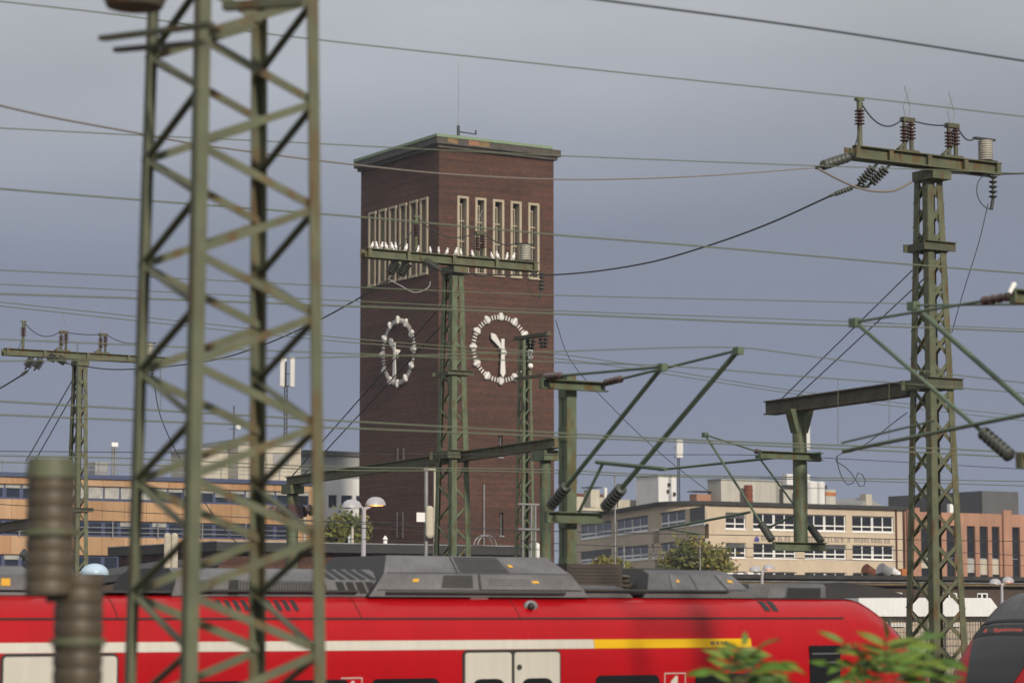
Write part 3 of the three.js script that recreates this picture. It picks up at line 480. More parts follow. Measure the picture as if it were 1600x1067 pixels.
// ---------- long canopy building behind the platforms, right ----------
{
  const L = 128, a = sight(1085, 960, L).x, b = sight(1680, 960, L).x, W = wallFrame(V(a, 0, -L), V(1, 0, 0)), Y = (py) => W.at(1400, py)[1], w = b - a;
  const o = thing('platform_building', 'long low brown platform building with a dark flat roof behind the trains', 'building', V((a + b) / 2, 0, -L - 5));
  const hs = [[1312, 1349], [1385, 1412], [1474, 1498], [1528, 1546]].map(([p, q]) => [W.at(p, 930)[0], W.at(q, 930)[0], Y(950), Y(925)]);
  part(o, 'wall', facade(W, 0, w, 0, Y(915), hs, 0.4), M.brownWall);
  hs.forEach((h) => windowPart(o, W, h, { recess: 0.12, fw: 0.12, frame: M.whiteClean, mull: [0.5], thin: 1.2 }));
  part(o, 'fascia', lbox(W, -0.3, w, Y(915), Y(906.5), -10, 0.5), M.ochreStrip);
  part(o, 'roof', lbox(W, -0.6, w, Y(906.3), Y(900), -10.5, 0.9), M.roofDark);
  part(o, 'gutter', lbox(W, -0.6, w, Y(911), Y(909), 0.505, 0.6), M.galv);
  for (let i = 0; i < 6; i++) { const u = W.at(1120 + i * 16, 900)[0]; part(o, 'skylight', lbox(W, u, u + 0.45, Y(899.9), Y(897), -2, -1), M.whiteClean); }
  const vent = (label, px, r, m, m2) => { const p = sight(px, 893, L + 3), y = Y(900), g = thing('roof_ventilator', label, 'ventilator', V(p.x, y, p.z), 'ventilators on the platform building roof'); part(g, 'drum', new THREE.CylinderGeometry(r, r, 0.7, 18).rotateZ(Math.PI / 2 - 0.5).translate(p.x, y + r, p.z), m); part(g, 'mouth', new THREE.CylinderGeometry(r * 0.55, r * 0.55, 0.12, 14).rotateZ(Math.PI / 2 - 0.5).rotateY(0.0).translate(p.x + 0.36, y + r - 0.2, p.z), m2); part(g, 'foot', box(p.x - 0.3, p.x + 0.3, y, y + r * 0.5, p.z - 0.3, p.z + 0.3), M.iron); };
  vent('rusty brown round ventilator on the platform building roof', 1358, 0.36, M.rustBrown, M.black);
  vent('pale grey round ventilator next to the rusty one', 1382, 0.4, M.galv, M.black);
  vent('small light ventilator beside the right lattice mast', 1398, 0.28, M.white, M.galv);
  const ob = sight(1411, 893, L + 3); single('orange_box', 'orange cabinet on the platform building roof by the mast', 'cabinet', box(ob.x - 0.28, ob.x + 0.28, Y(900), Y(887), ob.z - 0.3, ob.z + 0.3), M.orange, V(ob.x, Y(900), ob.z));
}
// white canopy and fenced wall in the gap between the trains
{
  const L = 78, a = sight(1335, 960, L).x, b = sight(1562, 960, L).x, W = wallFrame(V(a, 0, -L), V(1, 0, 0)), Y = (py) => W.at(1450, py)[1], w = b - a;
  const o = thing('white_tent', 'white tarpaulin roof over a pale panelled wall between the two trains', 'tent', V((a + b) / 2, 0, -L - 3));
  const e = W.at(1541, 940)[0]; part(o, 'tarpaulin', prism([[0, Y(963)], [w, Y(963)], [e, Y(934)], [0, Y(934)]], W.m.clone().multiply(new THREE.Matrix4().makeTranslation(0, 0, -5)), 5.3), M.tarp);
  for (let i = 0; i < 11; i++) part(o, 'wall_panel', lbox(W, w * i / 11 + 0.01, w * (i + 1) / 11 - 0.01, 0, Y(964), -0.3, -0.22), M.fencePanel);
  part(o, 'back_wall', lbox(W, 0, w, 0, Y(964), -4.8, -4.6), M.fencePanel);
  part(o, 'light_strip', [lbox(W, W.at(1390, 972)[0], W.at(1418, 972)[0], Y(979), Y(974), -0.2, -0.1), lbox(W, W.at(1478, 972)[0], W.at(1512, 972)[0], Y(979), Y(974), -0.2, -0.1)], M.whiteClean);
  const f = thing('mesh_fence', 'dark wire mesh fence in front of the pale wall between the trains', 'fence', V((a + b) / 2, 0, -L + 1)), z0 = 1, g = [];
  for (let i = 0; i <= 8; i++) part(f, 'post', lbox(W, w * i / 8 - 0.03, w * i / 8 + 0.03, 0, Y(966), z0 - 0.03, z0 + 0.03), M.mesh);
  for (let y = 0.3; y < Y(966); y += 0.28) part(f, 'horizontal_wire', lbox(W, 0, w, y, y + 0.022, z0 + 0.031, z0 + 0.045), M.mesh);
  for (let u = 0.08; u < w; u += 0.15) part(f, 'vertical_wire', lbox(W, u, u + 0.014, 0, Y(966), z0 + 0.046, z0 + 0.06), M.mesh);
}

// ---------- lattice masts ----------
function latticeMast(label, A, H, sx, sz, { bay = 0.6, cross = true, leg = 0.13, brace = 0.06, m = M.green, ground = 0 } = {}) {
  // A: where the front left corner stands at height A.y; sx, sz: [width at A.y, width at the top]
  const tp = (y, w) => w[0] + (w[1] - w[0]) * (y - A.y) / (H - A.y), cx = A.x + sx[0] / 2, cz = A.z - sz[0] / 2;
  const o = thing('lattice_mast', label, 'mast', V(cx, ground, cz)), cn = (i, j, y) => V(cx + i * tp(y, sx) / 2, y, cz + j * tp(y, sz) / 2);
  for (const i of [-1, 1]) for (const j of [-1, 1]) part(o, 'leg', angleLeg(cn(i, j, ground), cn(i, j, H), leg, 0.016, -i, -j), m);
  let y = ground + 0.15, k = 0; const b = brace;
  while (y < H - bay * 0.8) {
    const h = bay * Math.sqrt(tp(y, sx) / tp(A.y, sx)), y2 = Math.min(H - 0.05, y + h);
    for (const [p, q, nx, nz] of [[[-1, 1], [1, 1], 0, 1], [[-1, -1], [1, -1], 0, -1], [[-1, -1], [-1, 1], -1, 0], [[1, -1], [1, 1], 1, 0]]) {
      const off = (v, e) => v.clone().add(V(-nx * e, 0, -nz * e)), ends = [[cn(...p, y), cn(...q, y2)], [cn(...q, y), cn(...p, y2)]];
      const sel = cross ? [0, 1] : [k % 2];
      for (const s of sel) part(o, 'brace', bar(off(ends[s][0], 0.012 + s * 0.022), off(ends[s][1], 0.012 + s * 0.022), nx ? 0.014 : b, nx ? b : 0.014, V(nx ? 0 : 0, 0, 1).cross(V(0, 0, 0)).add(V(nx ? 0 : 0, 0, nx ? 0 : 1)).add(V(nx ? 1 : 0, 0, 0))), m);
    }
    y = y2; k++;
  }
    return { o, cn, cx, cz, H, tp, sx, sz };
}
function collar(mast, y, w = 0.16, m = M.greenDark) { // ring of channels round a mast
  const a = mast.tp(y, mast.sx) / 2 + 0.06, b = mast.tp(y, mast.sz) / 2 + 0.06, { cx, cz } = mast, t = 0.03;
  part(mast.o, 'collar', [box(cx - a - 0.12, cx + a + 0.12, y, y + w, cz + b, cz + b + t), box(cx - a - 0.12, cx + a + 0.12, y, y + w, cz - b - t, cz - b), box(cx - a - t, cx - a, y + 0.004, y + w - 0.004, cz - b, cz + b), box(cx + a, cx + a + t, y + 0.004, y + w - 0.004, cz - b, cz + b), box(cx - a - 0.1, cx + a + 0.1, y + w + 0.002, y + w + 0.02, cz + b - 0.02, cz + b + 0.09)], m);
}
function crossarm(mast, pl, pr, { post, pairs, coil, hang, strain = [], h = 0.24 }) {
  const y = (pl.y + pr.y) / 2, z = pl.z, x0 = pl.x, x1 = pr.x, at = (f) => x0 + (x1 - x0) * f, top = y + h / 2, { o } = mast;
  const arm = part(o, 'crossarm', [box(x0, x1, y - h / 2, y + h / 2, z - 0.012, z + 0.012), box(x0, x1, y + h / 2 - 0.02, y + h / 2, z + 0.0121, z + 0.1), box(x0, x1, y - h / 2, y - h / 2 + 0.02, z + 0.0121, z + 0.1), box(x0, x1, y - h / 2, y + h / 2, z - 0.26, z - 0.236), box(mast.cx - 0.5, mast.cx + 0.5, y + h / 2 - 0.03, y + h / 2 - 0.01, z - 0.235, z - 0.0121)], M.green);
  for (const f of [0.02, 0.24, 0.5, 0.75, 0.98]) part(arm, 'stiffener', box(at(f) - 0.05, at(f) + 0.05, y - h / 2 + 0.022, y + h / 2 - 0.022, z + 0.0125, z + 0.09), M.green);
  part(o, 'head_plate', box(mast.cx - mast.tp(mast.H, mast.sx) / 2 - 0.05, mast.cx + mast.tp(mast.H, mast.sx) / 2 + 0.05, y - h / 2 - 0.2, y - h / 2 - 0.004, Math.min(z - 0.235, mast.cz - mast.tp(mast.H, mast.sz) / 2 - 0.02), z + 0.02), M.green);
  const jum = (a, b, sag, r = 0.016) => { const n = []; for (let i = 0; i <= 6; i++) { const t = i / 6; n.push(a.clone().lerp(b, t).add(V(0, -sag * 4 * t * (1 - t), 0))); } part(arm, 'jumper', tubeGeo(n, r, 18), M.wireDark); };
  let last = null; const Z = z - 0.12;
  if (post !== undefined) { const x = at(post); part(arm, 'insulator_stand', rod(V(x, top, Z), V(x, top + 0.44, Z), 0.05), M.green); part(arm, 'post_insulator', insul(V(x, top + 0.44, Z), V(x, top + 0.76, Z), 0.1, 5), M.porcelain); part(arm, 'terminal', [rod(V(x, top + 0.76, Z), V(x, top + 0.93, Z), 0.055), box(x - 0.09, x + 0.09, top + 0.93, top + 0.98, Z - 0.05, Z + 0.05)], M.greenBright); last = V(x, top + 0.95, Z); jum(V(x + 0.08, top + 0.9, Z), V(x - (post < 0.2 ? 0.2 : 0.7), top + 0.01, Z + 0.1), 0.1, 0.014); }
  for (const f of pairs || []) {
    const x = at(f);
    part(arm, 'insulator_stand', [box(x - 0.3, x + 0.22, top, top + 0.06, Z - 0.1, Z + 0.1), bar(V(x - 0.26, top + 0.06, Z), V(x - 0.02, top + 0.24, Z), 0.05), rod(V(x - 0.08, top + 0.06, Z), V(x - 0.08, top + 0.22, Z), 0.045), rod(V(x + 0.1, top + 0.06, Z), V(x + 0.1, top + 0.28, Z), 0.045)], M.greenDark);
    part(arm, 'post_insulator', insul(V(x - 0.08, top + 0.22, Z), V(x - 0.08, top + 0.56, Z), 0.09, 5), M.porcelain); part(arm, 'post_insulator', insul(V(x + 0.1, top + 0.28, Z), V(x + 0.1, top + 0.62, Z), 0.09, 5), M.porcelain);
    part(arm, 'terminal', [box(x - 0.14, x + 0.16, top + 0.63, top + 0.72, Z - 0.06, Z + 0.06), rod(V(x - 0.08, top + 0.56, Z), V(x - 0.08, top + 0.63, Z), 0.04)], M.greenDark);
    part(arm, 'spark_horn', [rod(V(x - 0.04, top + 0.72, Z), V(x - 0.1, top + 0.95, Z), 0.008, 5), rod(V(x - 0.1, top + 0.95, Z), V(x + 0.08, top + 1.3, Z), 0.008, 5), rod(V(x + 0.05, top + 0.72, Z), V(x + 0.08, top + 0.95, Z), 0.008, 5), rod(V(x + 0.08, top + 0.95, Z), V(x - 0.06, top + 1.35, Z), 0.008, 5)], M.galv);
    const p = V(x - 0.14, top + 0.67, Z); if (last) jum(last, p, last.y > p.y + 0.1 ? 0.3 : 0.03); last = V(x + 0.16, top + 0.67, Z);
  }
  if (coil !== undefined) { const x = at(coil); part(arm, 'choke_coil', insul(V(x, top + 0.05, Z), V(x, top + 0.46, Z), 0.15, 9, 0.9, 0.55), M.coil); part(arm, 'terminal', [box(x - 0.3, x + 0.24, top + 0.47, top + 0.51, Z - 0.05, Z + 0.05), box(x - 0.22, x + 0.22, top, top + 0.05, Z - 0.12, Z + 0.12)], M.iron); if (last) jum(last, V(x - 0.28, top + 0.49, Z), 0.14); }
  if (hang !== undefined) { const x = at(hang), q = V(x, y - h / 2, z + 0.05); part(arm, 'hanging_insulator', insul(q, V(x - 0.02, q.y - 0.5, q.z), 0.085, 5, 0.3, 0.2), M.insulDark); part(arm, 'clamp', rod(V(x - 0.02, q.y - 0.5, q.z), V(x - 0.07, q.y - 0.72, q.z), 0.035), M.iron); const r = []; for (let i = 0; i <= 8; i++) { const t = i / 8 * Math.PI; r.push(V(x - 0.07 - 0.42 * Math.sin(t) * 0.9, q.y - 0.36 - 0.36 * Math.cos(Math.PI - t), q.z)); } part(arm, 'jumper', tubeGeo(r, 0.01, 24), M.wireDark); }
  for (const [a, b, r] of strain) { part(arm, 'strain_insulator', insul(a.clone().lerp(b, 0.18), a.clone().lerp(b, 0.82), r, 6, 0.55, 0.5), M.insulDark); part(arm, 'shackle', [rod(a, a.clone().lerp(b, 0.18), 0.025), rod(a.clone().lerp(b, 0.82), b, 0.03)], M.iron); }
  return arm;
}
const mR = latticeMast('big green lattice mast with a loaded crossarm standing at the right', sight(1460, 950, 38), sight(1450, 262, 38).y, [0.8, 0.38], [0.8, 0.38], { bay: 0.66, leg: 0.15, brace: 0.075 });
crossarm(mR, sight(1333, 240, 38), sight(1562, 262, 38), { post: 0.075, pairs: [0.395, 0.7], coil: 0.935, hang: 0.945, h: 0.25, strain: [[sight(1337, 242, 38), sight(1275, 262, 37.6), 0.1], [sight(1372, 255, 38), sight(1338, 293, 38.3), 0.1], [sight(1392, 257, 38), sight(1355, 292, 38.3), 0.1], [sight(1338, 293, 38.3), sight(1358, 291, 38.3), 0.03], [sight(1340, 290, 38.3), sight(1298, 306, 38.5), 0.05]] });
collar(mR, sight(1452, 388, 38).y); collar(mR, sight(1458, 606, 38).y, 0.2);
const mM = latticeMast('green lattice mast standing in front of the clock tower corner', sight(706, 720, 57), sight(706, 414, 57).y, [0.5, 0.33], [0.78, 0.5], { bay: 0.5, cross: false, leg: 0.15, brace: 0.06, m: M.greenBright });
crossarm(mM, sight(570, 394, 57), sight(840, 418, 57), { post: 0.3, pairs: [0.67], coil: 0.94, hang: 1.02, h: 0.24, strain: [[sight(622, 404, 57.1), sight(606, 432, 57.2), 0.13], [sight(640, 406, 57.1), sight(622, 434, 57.2), 0.13], [sight(656, 404, 57), sight(690, 423, 56.8), 0.12], [sight(612, 434, 57.2), sight(590, 447, 57.4), 0.05]] });
collar(mM, sight(706, 585, 57).y, 0.1); collar(mM, sight(706, 716, 57).y, 0.2);
const mL = latticeMast('distant green lattice mast with a crossarm at the far left', sight(120, 653, 82), sight(120, 556, 82).y, [0.37, 0.33], [0.63, 0.5], { bay: 0.5, cross: false, leg: 0.14, brace: 0.07 });
crossarm(mL, sight(5, 549, 82), sight(262, 564, 82), { post: 0.12, pairs: [0.36, 0.6], coil: 0.89, hang: 0.9, h: 0.24, strain: [[sight(52, 557, 82), sight(38, 577, 82.2), 0.15], [sight(66, 558, 82), sight(52, 579, 82.2), 0.15], [sight(72, 556, 82), sight(88, 562, 82), 0.14], [sight(86, 557, 82), sight(104, 568, 82), 0.14], [sight(44, 578, 82.2), sight(30, 588, 82.4), 0.06]] });
collar(mL, sight(120, 800, 82).y, 0.12);
const mN = latticeMast('large near lattice mast crossing the picture from top to bottom', sight(302, 500, 13.6), 12.2, [0.84, 0.64], [0.82, 0.64], { bay: 0.33, cross: false, leg: 0.07, brace: 0.05, m: M.green });
{ // bracket and shallow insulator dish near the top of the near mast
  const p = sight(222, 62, 13.9), q = sight(255, 8, 13.3), z = mN.o; part(z, 'bracket', [bar(sight(158, 60, 14.4), sight(330, 38, 13.3), 0.05, 0.03), bar(sight(180, 78, 14.4), sight(320, 66, 13.4), 0.04, 0.03)], M.greenDark);
  part(z, 'tension_wheel', new THREE.CylinderGeometry(0.19, 0.16, 0.07, 22).translate(q.x - 0.18, q.y, q.z), M.rustBeam);
  const g = sight(420, 12, 13.2); part(z, 'bracket', bar(sight(350, 10, 13.4), sight(470, 2, 13.0), 0.06, 0.05), M.greenDark);
}
const mS = latticeMast('slim green lattice mast with a short arm and ladder cage before the tower', sight(817, 700, 76), sight(817, 524, 76).y, [0.42, 0.32], [0.42, 0.32], { bay: 0.42, cross: false, leg: 0.1, brace: 0.05, m: M.greenBright });
{
  const a = sight(806, 529, 76), b = sight(858, 521, 73.4); part(mS.o, 'crossarm', [bar(a, b, 0.16, 0.12), bar(V(a.x, a.y - 0.05, a.z), V(b.x, b.y - 0.05, b.z), 0.3, 0.03)], M.greenDark);
  for (const [px, py] of [[829, 528], [849, 525]]) { const p = sight(px, py, 75); for (const s of [-0.12, 0.12]) part(mS.o, 'hanging_insulator', insul(V(p.x + s, p.y - 0.04, p.z), V(p.x + s * 0.4, p.y - 0.42, p.z), 0.09, 3), M.black); }
  const c = sight(806, 592, 76), d = sight(870, 584, 73.5); part(mS.o, 'crossarm', bar(c, d, 0.14, 0.1), M.greenDark);
  for (const k of [0.15, 0.45, 0.9]) part(mS.o, 'fairlead', new THREE.SphereGeometry(0.1, 8, 6).translate(mS.cx + 0.05, sight(824, 545 + k * 30, 76).y, mS.cz + 0.3), M.whiteClean);
  const yT = sight(820, 789, 75).y, yM = sight(820, 828, 75).y, x0 = sight(805, 800, 75.5).x, x1 = sight(838, 800, 75.5).x, bars = [];
  for (const x of [x0, x0 + 0.35, x1 - 0.35, x1]) bars.push(rod(V(x, 3, -75), V(x, yT, -75), 0.035));
  const cage = part(mS.o, 'ladder_cage', bars, M.galv); for (const y of [yT, yM]) part(cage, 'hoop', box(x0 - 0.2, x1, y, y + 0.06, -75.05, -74.95), M.galv);
}

// ---------- box beams and their posts ----------
function beam(label, a, b, h, w, m, posts = []) {
  const o = thing('cross_beam', label, 'beam', V((a.x + b.x) / 2, Math.min(a.y, b.y), (a.z + b.z) / 2)), b2 = V(a.x, b.y, b.z); // runs straight across the tracks
  part(o, 'girder', [bar(V(a.x, a.y, a.z), b2, w, h, V(0, 1, 0)), bar(V(a.x, a.y + h / 2, a.z), V(a.x, b.y + h / 2, b.z), w + 0.12, 0.025), bar(V(a.x, a.y - h / 2, a.z), V(a.x, b.y - h / 2, b.z), w + 0.12, 0.025)], m);
  return o;
}
{
  const mid = sight(705, 716, 57), yb = mid.y, xb = mM.cx + 0.1, near = sightX(872, 692, xb), farp = sightX(452, 752, xb);
  const o = beam('long sagging green cross beam carried by the mast at the clock tower', V(xb, near.y, near.z), V(xb, farp.y, farp.z), 0.22, 0.2, M.green);
  const pf = sightX(457, 760, xb), pn = sightX(852, 695, xb);
  const post = (label, P, y1, r) => { const t = thing('round_post', label, 'post', V(P.x, 0, P.z)); part(t, 'shaft', rod(V(P.x, 0, P.z), V(P.x, y1, P.z), r, 14), M.greenBright); part(t, 'head', [box(P.x - 0.22, P.x + 0.22, y1 - 0.25, y1, P.z - 0.3, P.z + 0.3)], M.greenBright); return t; };
  const t1 = post('green round post under the left end of the long cross beam', pf, farp.y - 0.13, 0.17);
  const c1 = V(pf.x, sight(460, 800, -pf.z).y, pf.z); for (const s of [-1, 1]) part(t1, 'insulator', insul(V(c1.x + s * 0.22, c1.y, c1.z + 0.1), V(c1.x + s * 0.85, c1.y + (s > 0 ? 0.12 : 0), c1.z + 0.1), 0.17, 3), M.porcelain); part(t1, 'clamp', box(c1.x - 0.24, c1.x + 0.24, c1.y - 0.2, c1.y + 0.2, c1.z - 0.22, c1.z + 0.22), M.porcelain);
  post('green round post under the right end of the long cross beam', pn, near.y - 0.16, 0.14);
  for (const k of [0, 1]) { const a = V(mM.cx - 0.1 + k * 0.2, sight(690, 470 + k * 20, 57).y, mM.cz - 0.4), b = sightX(455 + k * 18, 745 - k * 2, xb); single('stay_rod', k ? 'lower thin stay from the tower-side mast to the beam end on the left' : 'upper thin stay from the tower-side mast to the beam end on the left', 'stay', rod(a, b, 0.018, 5), M.wireDark, V((a.x + b.x) / 2, b.y, (a.z + b.z) / 2)); }
}
const hangPost = (label, P, y0, y1, w) => { const t = thing('hanging_post', label, 'post', V(P.x, y0, P.z)); part(t, 'shaft', new THREE.CylinderGeometry(w, w, y1 - y0, 16).translate(P.x, (y0 + y1) / 2, P.z), M.greenBright); part(t, 'head', prism([[-w, y1 - 0.5], [w, y1 - 0.5], [w * 2.1, y1], [-w * 2.1, y1]], new THREE.Matrix4().makeTranslation(P.x, 0, P.z - w * 0.7), w * 1.4), M.greenBright); part(t, 'foot_plate', new THREE.CylinderGeometry(w * 1.15, w * 1.15, 0.06, 14).translate(P.x, y0 + 0.03, P.z), M.greenDark); return t; };
let XB;
{
  XB = mR.cx; const a = sightX(1424, 607, XB), b = sightX(1203, 638, XB); beam('short rusty cross beam reaching left from the big right mast', V(XB, a.y, a.z), V(XB, b.y, b.z), 0.27, 0.22, M.rustBeam);
  for (const k of [0, 1]) { const p = V(mR.cx - 0.2 + 0.3 * k, sight(1420, 412 + k * 12, 38).y, mR.cz - 0.3), q = sightX(1213 + k * 24, 632 - k * 4, XB); single('stay_rod', k ? 'right one of two thin stays from the big mast to its beam end' : 'left one of two thin stays from the big mast to its beam end', 'stay', rod(p, q, 0.013, 5), M.wireDark, V(q.x, q.y, q.z)); }
}
{ // beam of the distant left mast
  const X = mL.cx - 0.1, a = sightX(118, 806, X), b = sightX(-40, 832, X); beam('distant cross beam at the far left in front of the tan office block', V(X, a.y, a.z), V(X, b.y, b.z), 0.3, 0.26, M.rustBeam);
  const p = sightX(73, 815, X), t = thing('round_post', 'green post below the distant far left cross beam', 'post', V(p.x, 0, p.z)); part(t, 'shaft', rod(V(p.x, 0, p.z), V(p.x, p.y - 0.15, p.z), 0.2, 12), M.green); const y = sight(60, 867, -p.z).y; part(t, 'insulator', insul(V(p.x - 1.0, y, p.z + 0.1), V(p.x - 0.2, y, p.z + 0.1), 0.2, 3), M.insulDark);
  for (const k of [0, 1]) { const p1 = V(mL.cx - 0.1 + k * 0.2, sight(110, 585 + k * 8, 82).y, mL.cz - 0.2), q = sightX(40 + k * 14, 720, X); single('stay_rod', k ? 'right thin stay at the distant left mast' : 'left thin stay at the distant left mast', 'stay', rod(p1, q, 0.02, 5), M.wireDark, V(q.x, q.y, q.z)); }
}

// ---------- catenary posts and swivel arms ----------
function channelX(o, name, x0, x1, y, z, h, m) { return part(o, name, [box(x0, x1, y - h / 2, y + h / 2, z, z + 0.015), box(x0, x1, y + h / 2 - 0.015, y + h / 2, z + 0.0151, z + 0.1), box(x0, x1, y - h / 2, y - h / 2 + 0.015, z + 0.0151, z + 0.1), box(x0, x0 + 0.02, y - h / 2 + 0.016, y + h / 2 - 0.016, z + 0.0152, z + 0.09)], m); }
function swivel(label, top, low, tip, { rT = 0.02, rD = 0.032, iT = 0.055, iD = 0.08, extra = [] } = {}) {
  const o = thing('swivel_arm', label, 'catenary arm', V(low.x, low.y, low.z));
  const f1 = 0.45 / top.distanceTo(tip), f2 = 0.5 / low.distanceTo(tip);
  part(o, 'tie_insulator', insul(top, top.clone().lerp(tip, f1), iT, 4, 0.5, 0.4), M.porcelain); part(o, 'tie_rod', rod(top.clone().lerp(tip, f1), tip, rT), M.tube);
  part(o, 'strut_insulator', insul(low.clone().lerp(tip, 0.03), low.clone().lerp(tip, 0.03 + f2), iD, 7, 0.6, 0.5), M.insulDark); part(o, 'strut', rod(low.clone().lerp(tip, 0.02 + f2), tip, rD), M.tube);
  part(o, 'head_clamp', [box(tip.x - 0.05, tip.x + 0.05, tip.y - 0.06, tip.y + 0.04, tip.z - 0.06, tip.z + 0.06)], M.tube);
  for (const [a, b, r] of extra) part(o, 'steady_arm', rod(a, b, r), M.tube);
  return o;
}
let tip1, tip2;
{
  const L = 30.5, P = sight(887, 700, L), top = sight(887, 588, L).y, t = thing('catenary_post', 'green steel catenary post right of the tower with two swivel arms', 'post', V(P.x, 0, P.z));
  const a = 0.08, b = 0.1; for (const s of [-1, 1]) part(t, 'channel', [box(P.x - a, P.x + a, 0, top, P.z + s * b - 0.01, P.z + s * b + 0.01), box(P.x - a, P.x - a + 0.012, 0, top, P.z + s * b - s * 0.06 - 0.05, P.z + s * b - s * 0.06 + 0.049), box(P.x + a - 0.012, P.x + a, 0, top, P.z + s * b - s * 0.06 - 0.05, P.z + s * b - s * 0.06 + 0.049)], M.greenBright);
  for (let y = 0.4; y < top; y += 0.62) part(t, 'batten', [box(P.x - a - 0.014, P.x - a - 0.002, y, y + 0.2, P.z - b, P.z + b), box(P.x + a + 0.002, P.x + a + 0.014, y, y + 0.2, P.z - b, P.z + b)], M.greenBright);
  const u = sight(842, 601, L - 0.2), v = sight(945, 604, L - 0.2), c = sight(850, 806, L - 0.2), d = sight(940, 812, L - 0.2), yT = (u.y + v.y) / 2, yB = (c.y + d.y) / 2, z = u.z;
  channelX(t, 'bracket', u.x, v.x, yT, z, 0.14, M.greenBright); channelX(t, 'bracket', c.x, d.x, yB, z, 0.16, M.greenBright);
  tip1 = sightX(1035, 573, u.x + 0.1); tip2 = sightX(1154, 547, v.x - 0.04);
  swivel('swivel arm with the lower tip on the post right of the tower', V(u.x + 0.1, yT + 0.1, z), V(c.x + 0.06, yB + 0.1, z), tip1, { extra: [[sightX(932, 722, u.x + 0.1), sightX(1040, 733, u.x + 0.1), 0.028], [sightX(942, 724, u.x + 0.1), sightX(905, 800, u.x + 0.1), 0.022]] });
  swivel('longer swivel arm with the higher tip right of the tower', V(v.x - 0.04, yT + 0.06, z + 0.05), V(d.x - 0.04, yB + 0.08, z + 0.05), tip2, { rD: 0.036, iD: 0.09 });
}
{
  const L = -sightX(1250, 700, XB).z, P = V(XB, 0, -L), y0 = sight(1250, 862, L).y, y1 = sight(1250, 640, L).y, t = hangPost('green hanging post below the short cross beam at the right', P, y0, y1, 0.15);
  const a = sight(1200, 711, L - 0.25), b = sight(1283, 714, L - 0.25), c = sight(1207, 855, L - 0.25), d = sight(1290, 853, L - 0.25), z = a.z, y2 = (a.y + b.y) / 2, y3 = (c.y + d.y) / 2;
  channelX(t, 'bracket', a.x - 0.25, b.x, y2, z, 0.16, M.greenBright); channelX(t, 'bracket', c.x, d.x, y3, z, 0.18, M.greenBright);
  const tA = sightX(1102, 679, a.x), tB = sightX(1186, 714, b.x);
  swivel('left swivel arm on the hanging post below the short beam', V(a.x, y2, z), V(c.x + 0.05, y3 + 0.05, z), tA, { rD: 0.026, iD: 0.085, extra: [[sightX(1173, 800, a.x), sightX(1032, 827, a.x), 0.028], [sightX(1038, 826, a.x), sightX(1095, 835, a.x), 0.02]] });
  swivel('right swivel arm on the hanging post below the short beam', V(b.x, y2 - 0.05, z), V(d.x - 0.05, y3 + 0.05, z), tB, { rD: 0.022, iD: 0.085, extra: [[sightX(1241, 806, b.x), sightX(1198, 826, b.x), 0.025]] });
  const pA = sight(1282, 708, L - 0.6), pB = sightX(1030, 734, pA.x); single('registration_tube', 'long green tube running left from the hanging post towards the catenary post', 'tube', rod(pA, pB, 0.03), M.tube, V((pA.x + pB.x) / 2, pB.y, (pA.z + pB.z) / 2));
}
{ // arms of a post standing just outside the right edge
  const L = 20, P = sight(1660, 600, L), top = sight(1660, 440, L).y, t = thing('catenary_post', 'green catenary post bracket cut off by the right picture edge', 'post', V(P.x, 0, P.z)); part(t, 'shaft', [box(P.x - 0.1, P.x + 0.1, 0, top, P.z - 0.14, P.z + 0.14)], M.greenBright);
  const a = sight(1578, 463, L - 0.2), c = sight(1588, 720, L - 0.2); channelX(t, 'bracket', a.x, P.x + 0.3, a.y, a.z, 0.15, M.greenBright); channelX(t, 'bracket', c.x, P.x + 0.3, c.y, c.z, 0.16, M.greenBright);
  const X = a.x + 0.02, tA = sightX(1337, 503, X), X2 = P.x + 0.25, tB = sightX(1428, 477, X2);
  swivel('swivel arm with a white-capped insulator reaching in from the right edge', V(X, a.y, a.z), V(c.x, c.y, c.z), tA, { rT: 0.016, rD: 0.024, iT: 0.05, iD: 0.075, extra: [[sightX(1318, 705, X), sightX(1640, 640, X), 0.023], [sightX(1316, 692, X), sightX(1462, 657, X), 0.013]] });
  swivel('second swivel arm at the right edge with its strut running off the picture', V(X2, a.y, a.z), V(X2, c.y, c.z), tB, { rT: 0.013, rD: 0.032 });
  part(t, 'white_cap', [rod(sight(1578, 458, L - 0.25), sight(1586, 443, L - 0.25), 0.022, 8, 0.03)], M.whiteClean);
}

// ---------- wires ----------
function wire(label, pts, L, r, m = M.wireGreen, cat = 'wire', name = 'overhead_wire') { // pts: [px, py] or [px, py, L]
  const q = pts.map((p) => sight(p[0], p[1], p[2] ?? L)), n = q.length;
  if (pts[0][0] <= 5) q.unshift(q[0].clone().multiplyScalar(2).sub(q[1]).lerp(q[0], 0.2)); if (pts[n - 1][0] >= 1595) q.push(q[q.length - 1].clone().multiplyScalar(2).sub(q[q.length - 2]).lerp(q[q.length - 1], 0.2));
  const c = q[Math.floor(q.length / 2)]; return single(name, label, cat, tubeGeo(q, r, 60), m, c);
}
wire('thick dark cable crossing the upper right corner of the sky', [[700, -32], [940, 0], [1270, 44], [1600, 95]], 20, 0.0125, M.wireDark);
wire('thin green wire from the top left down to the right above the mast crossarm', [[0, 2], [160, 20], [320, 41], [550, 68], [800, 95], [1100, 127], [1350, 153], [1600, 182]], 26, 0.0085);
wire('light tan feeder cable sagging across the tower top to the right mast', [[0, 165, 26], [75, 182, 26.6], [215, 208, 28], [300, 224, 29], [550, 257, 31.5], [700, 272, 33], [860, 280, 34.3], [1000, 279, 35.5], [1130, 273, 36.6], [1276, 262, 37.6]], 0, 0.0125, M.wireTan);
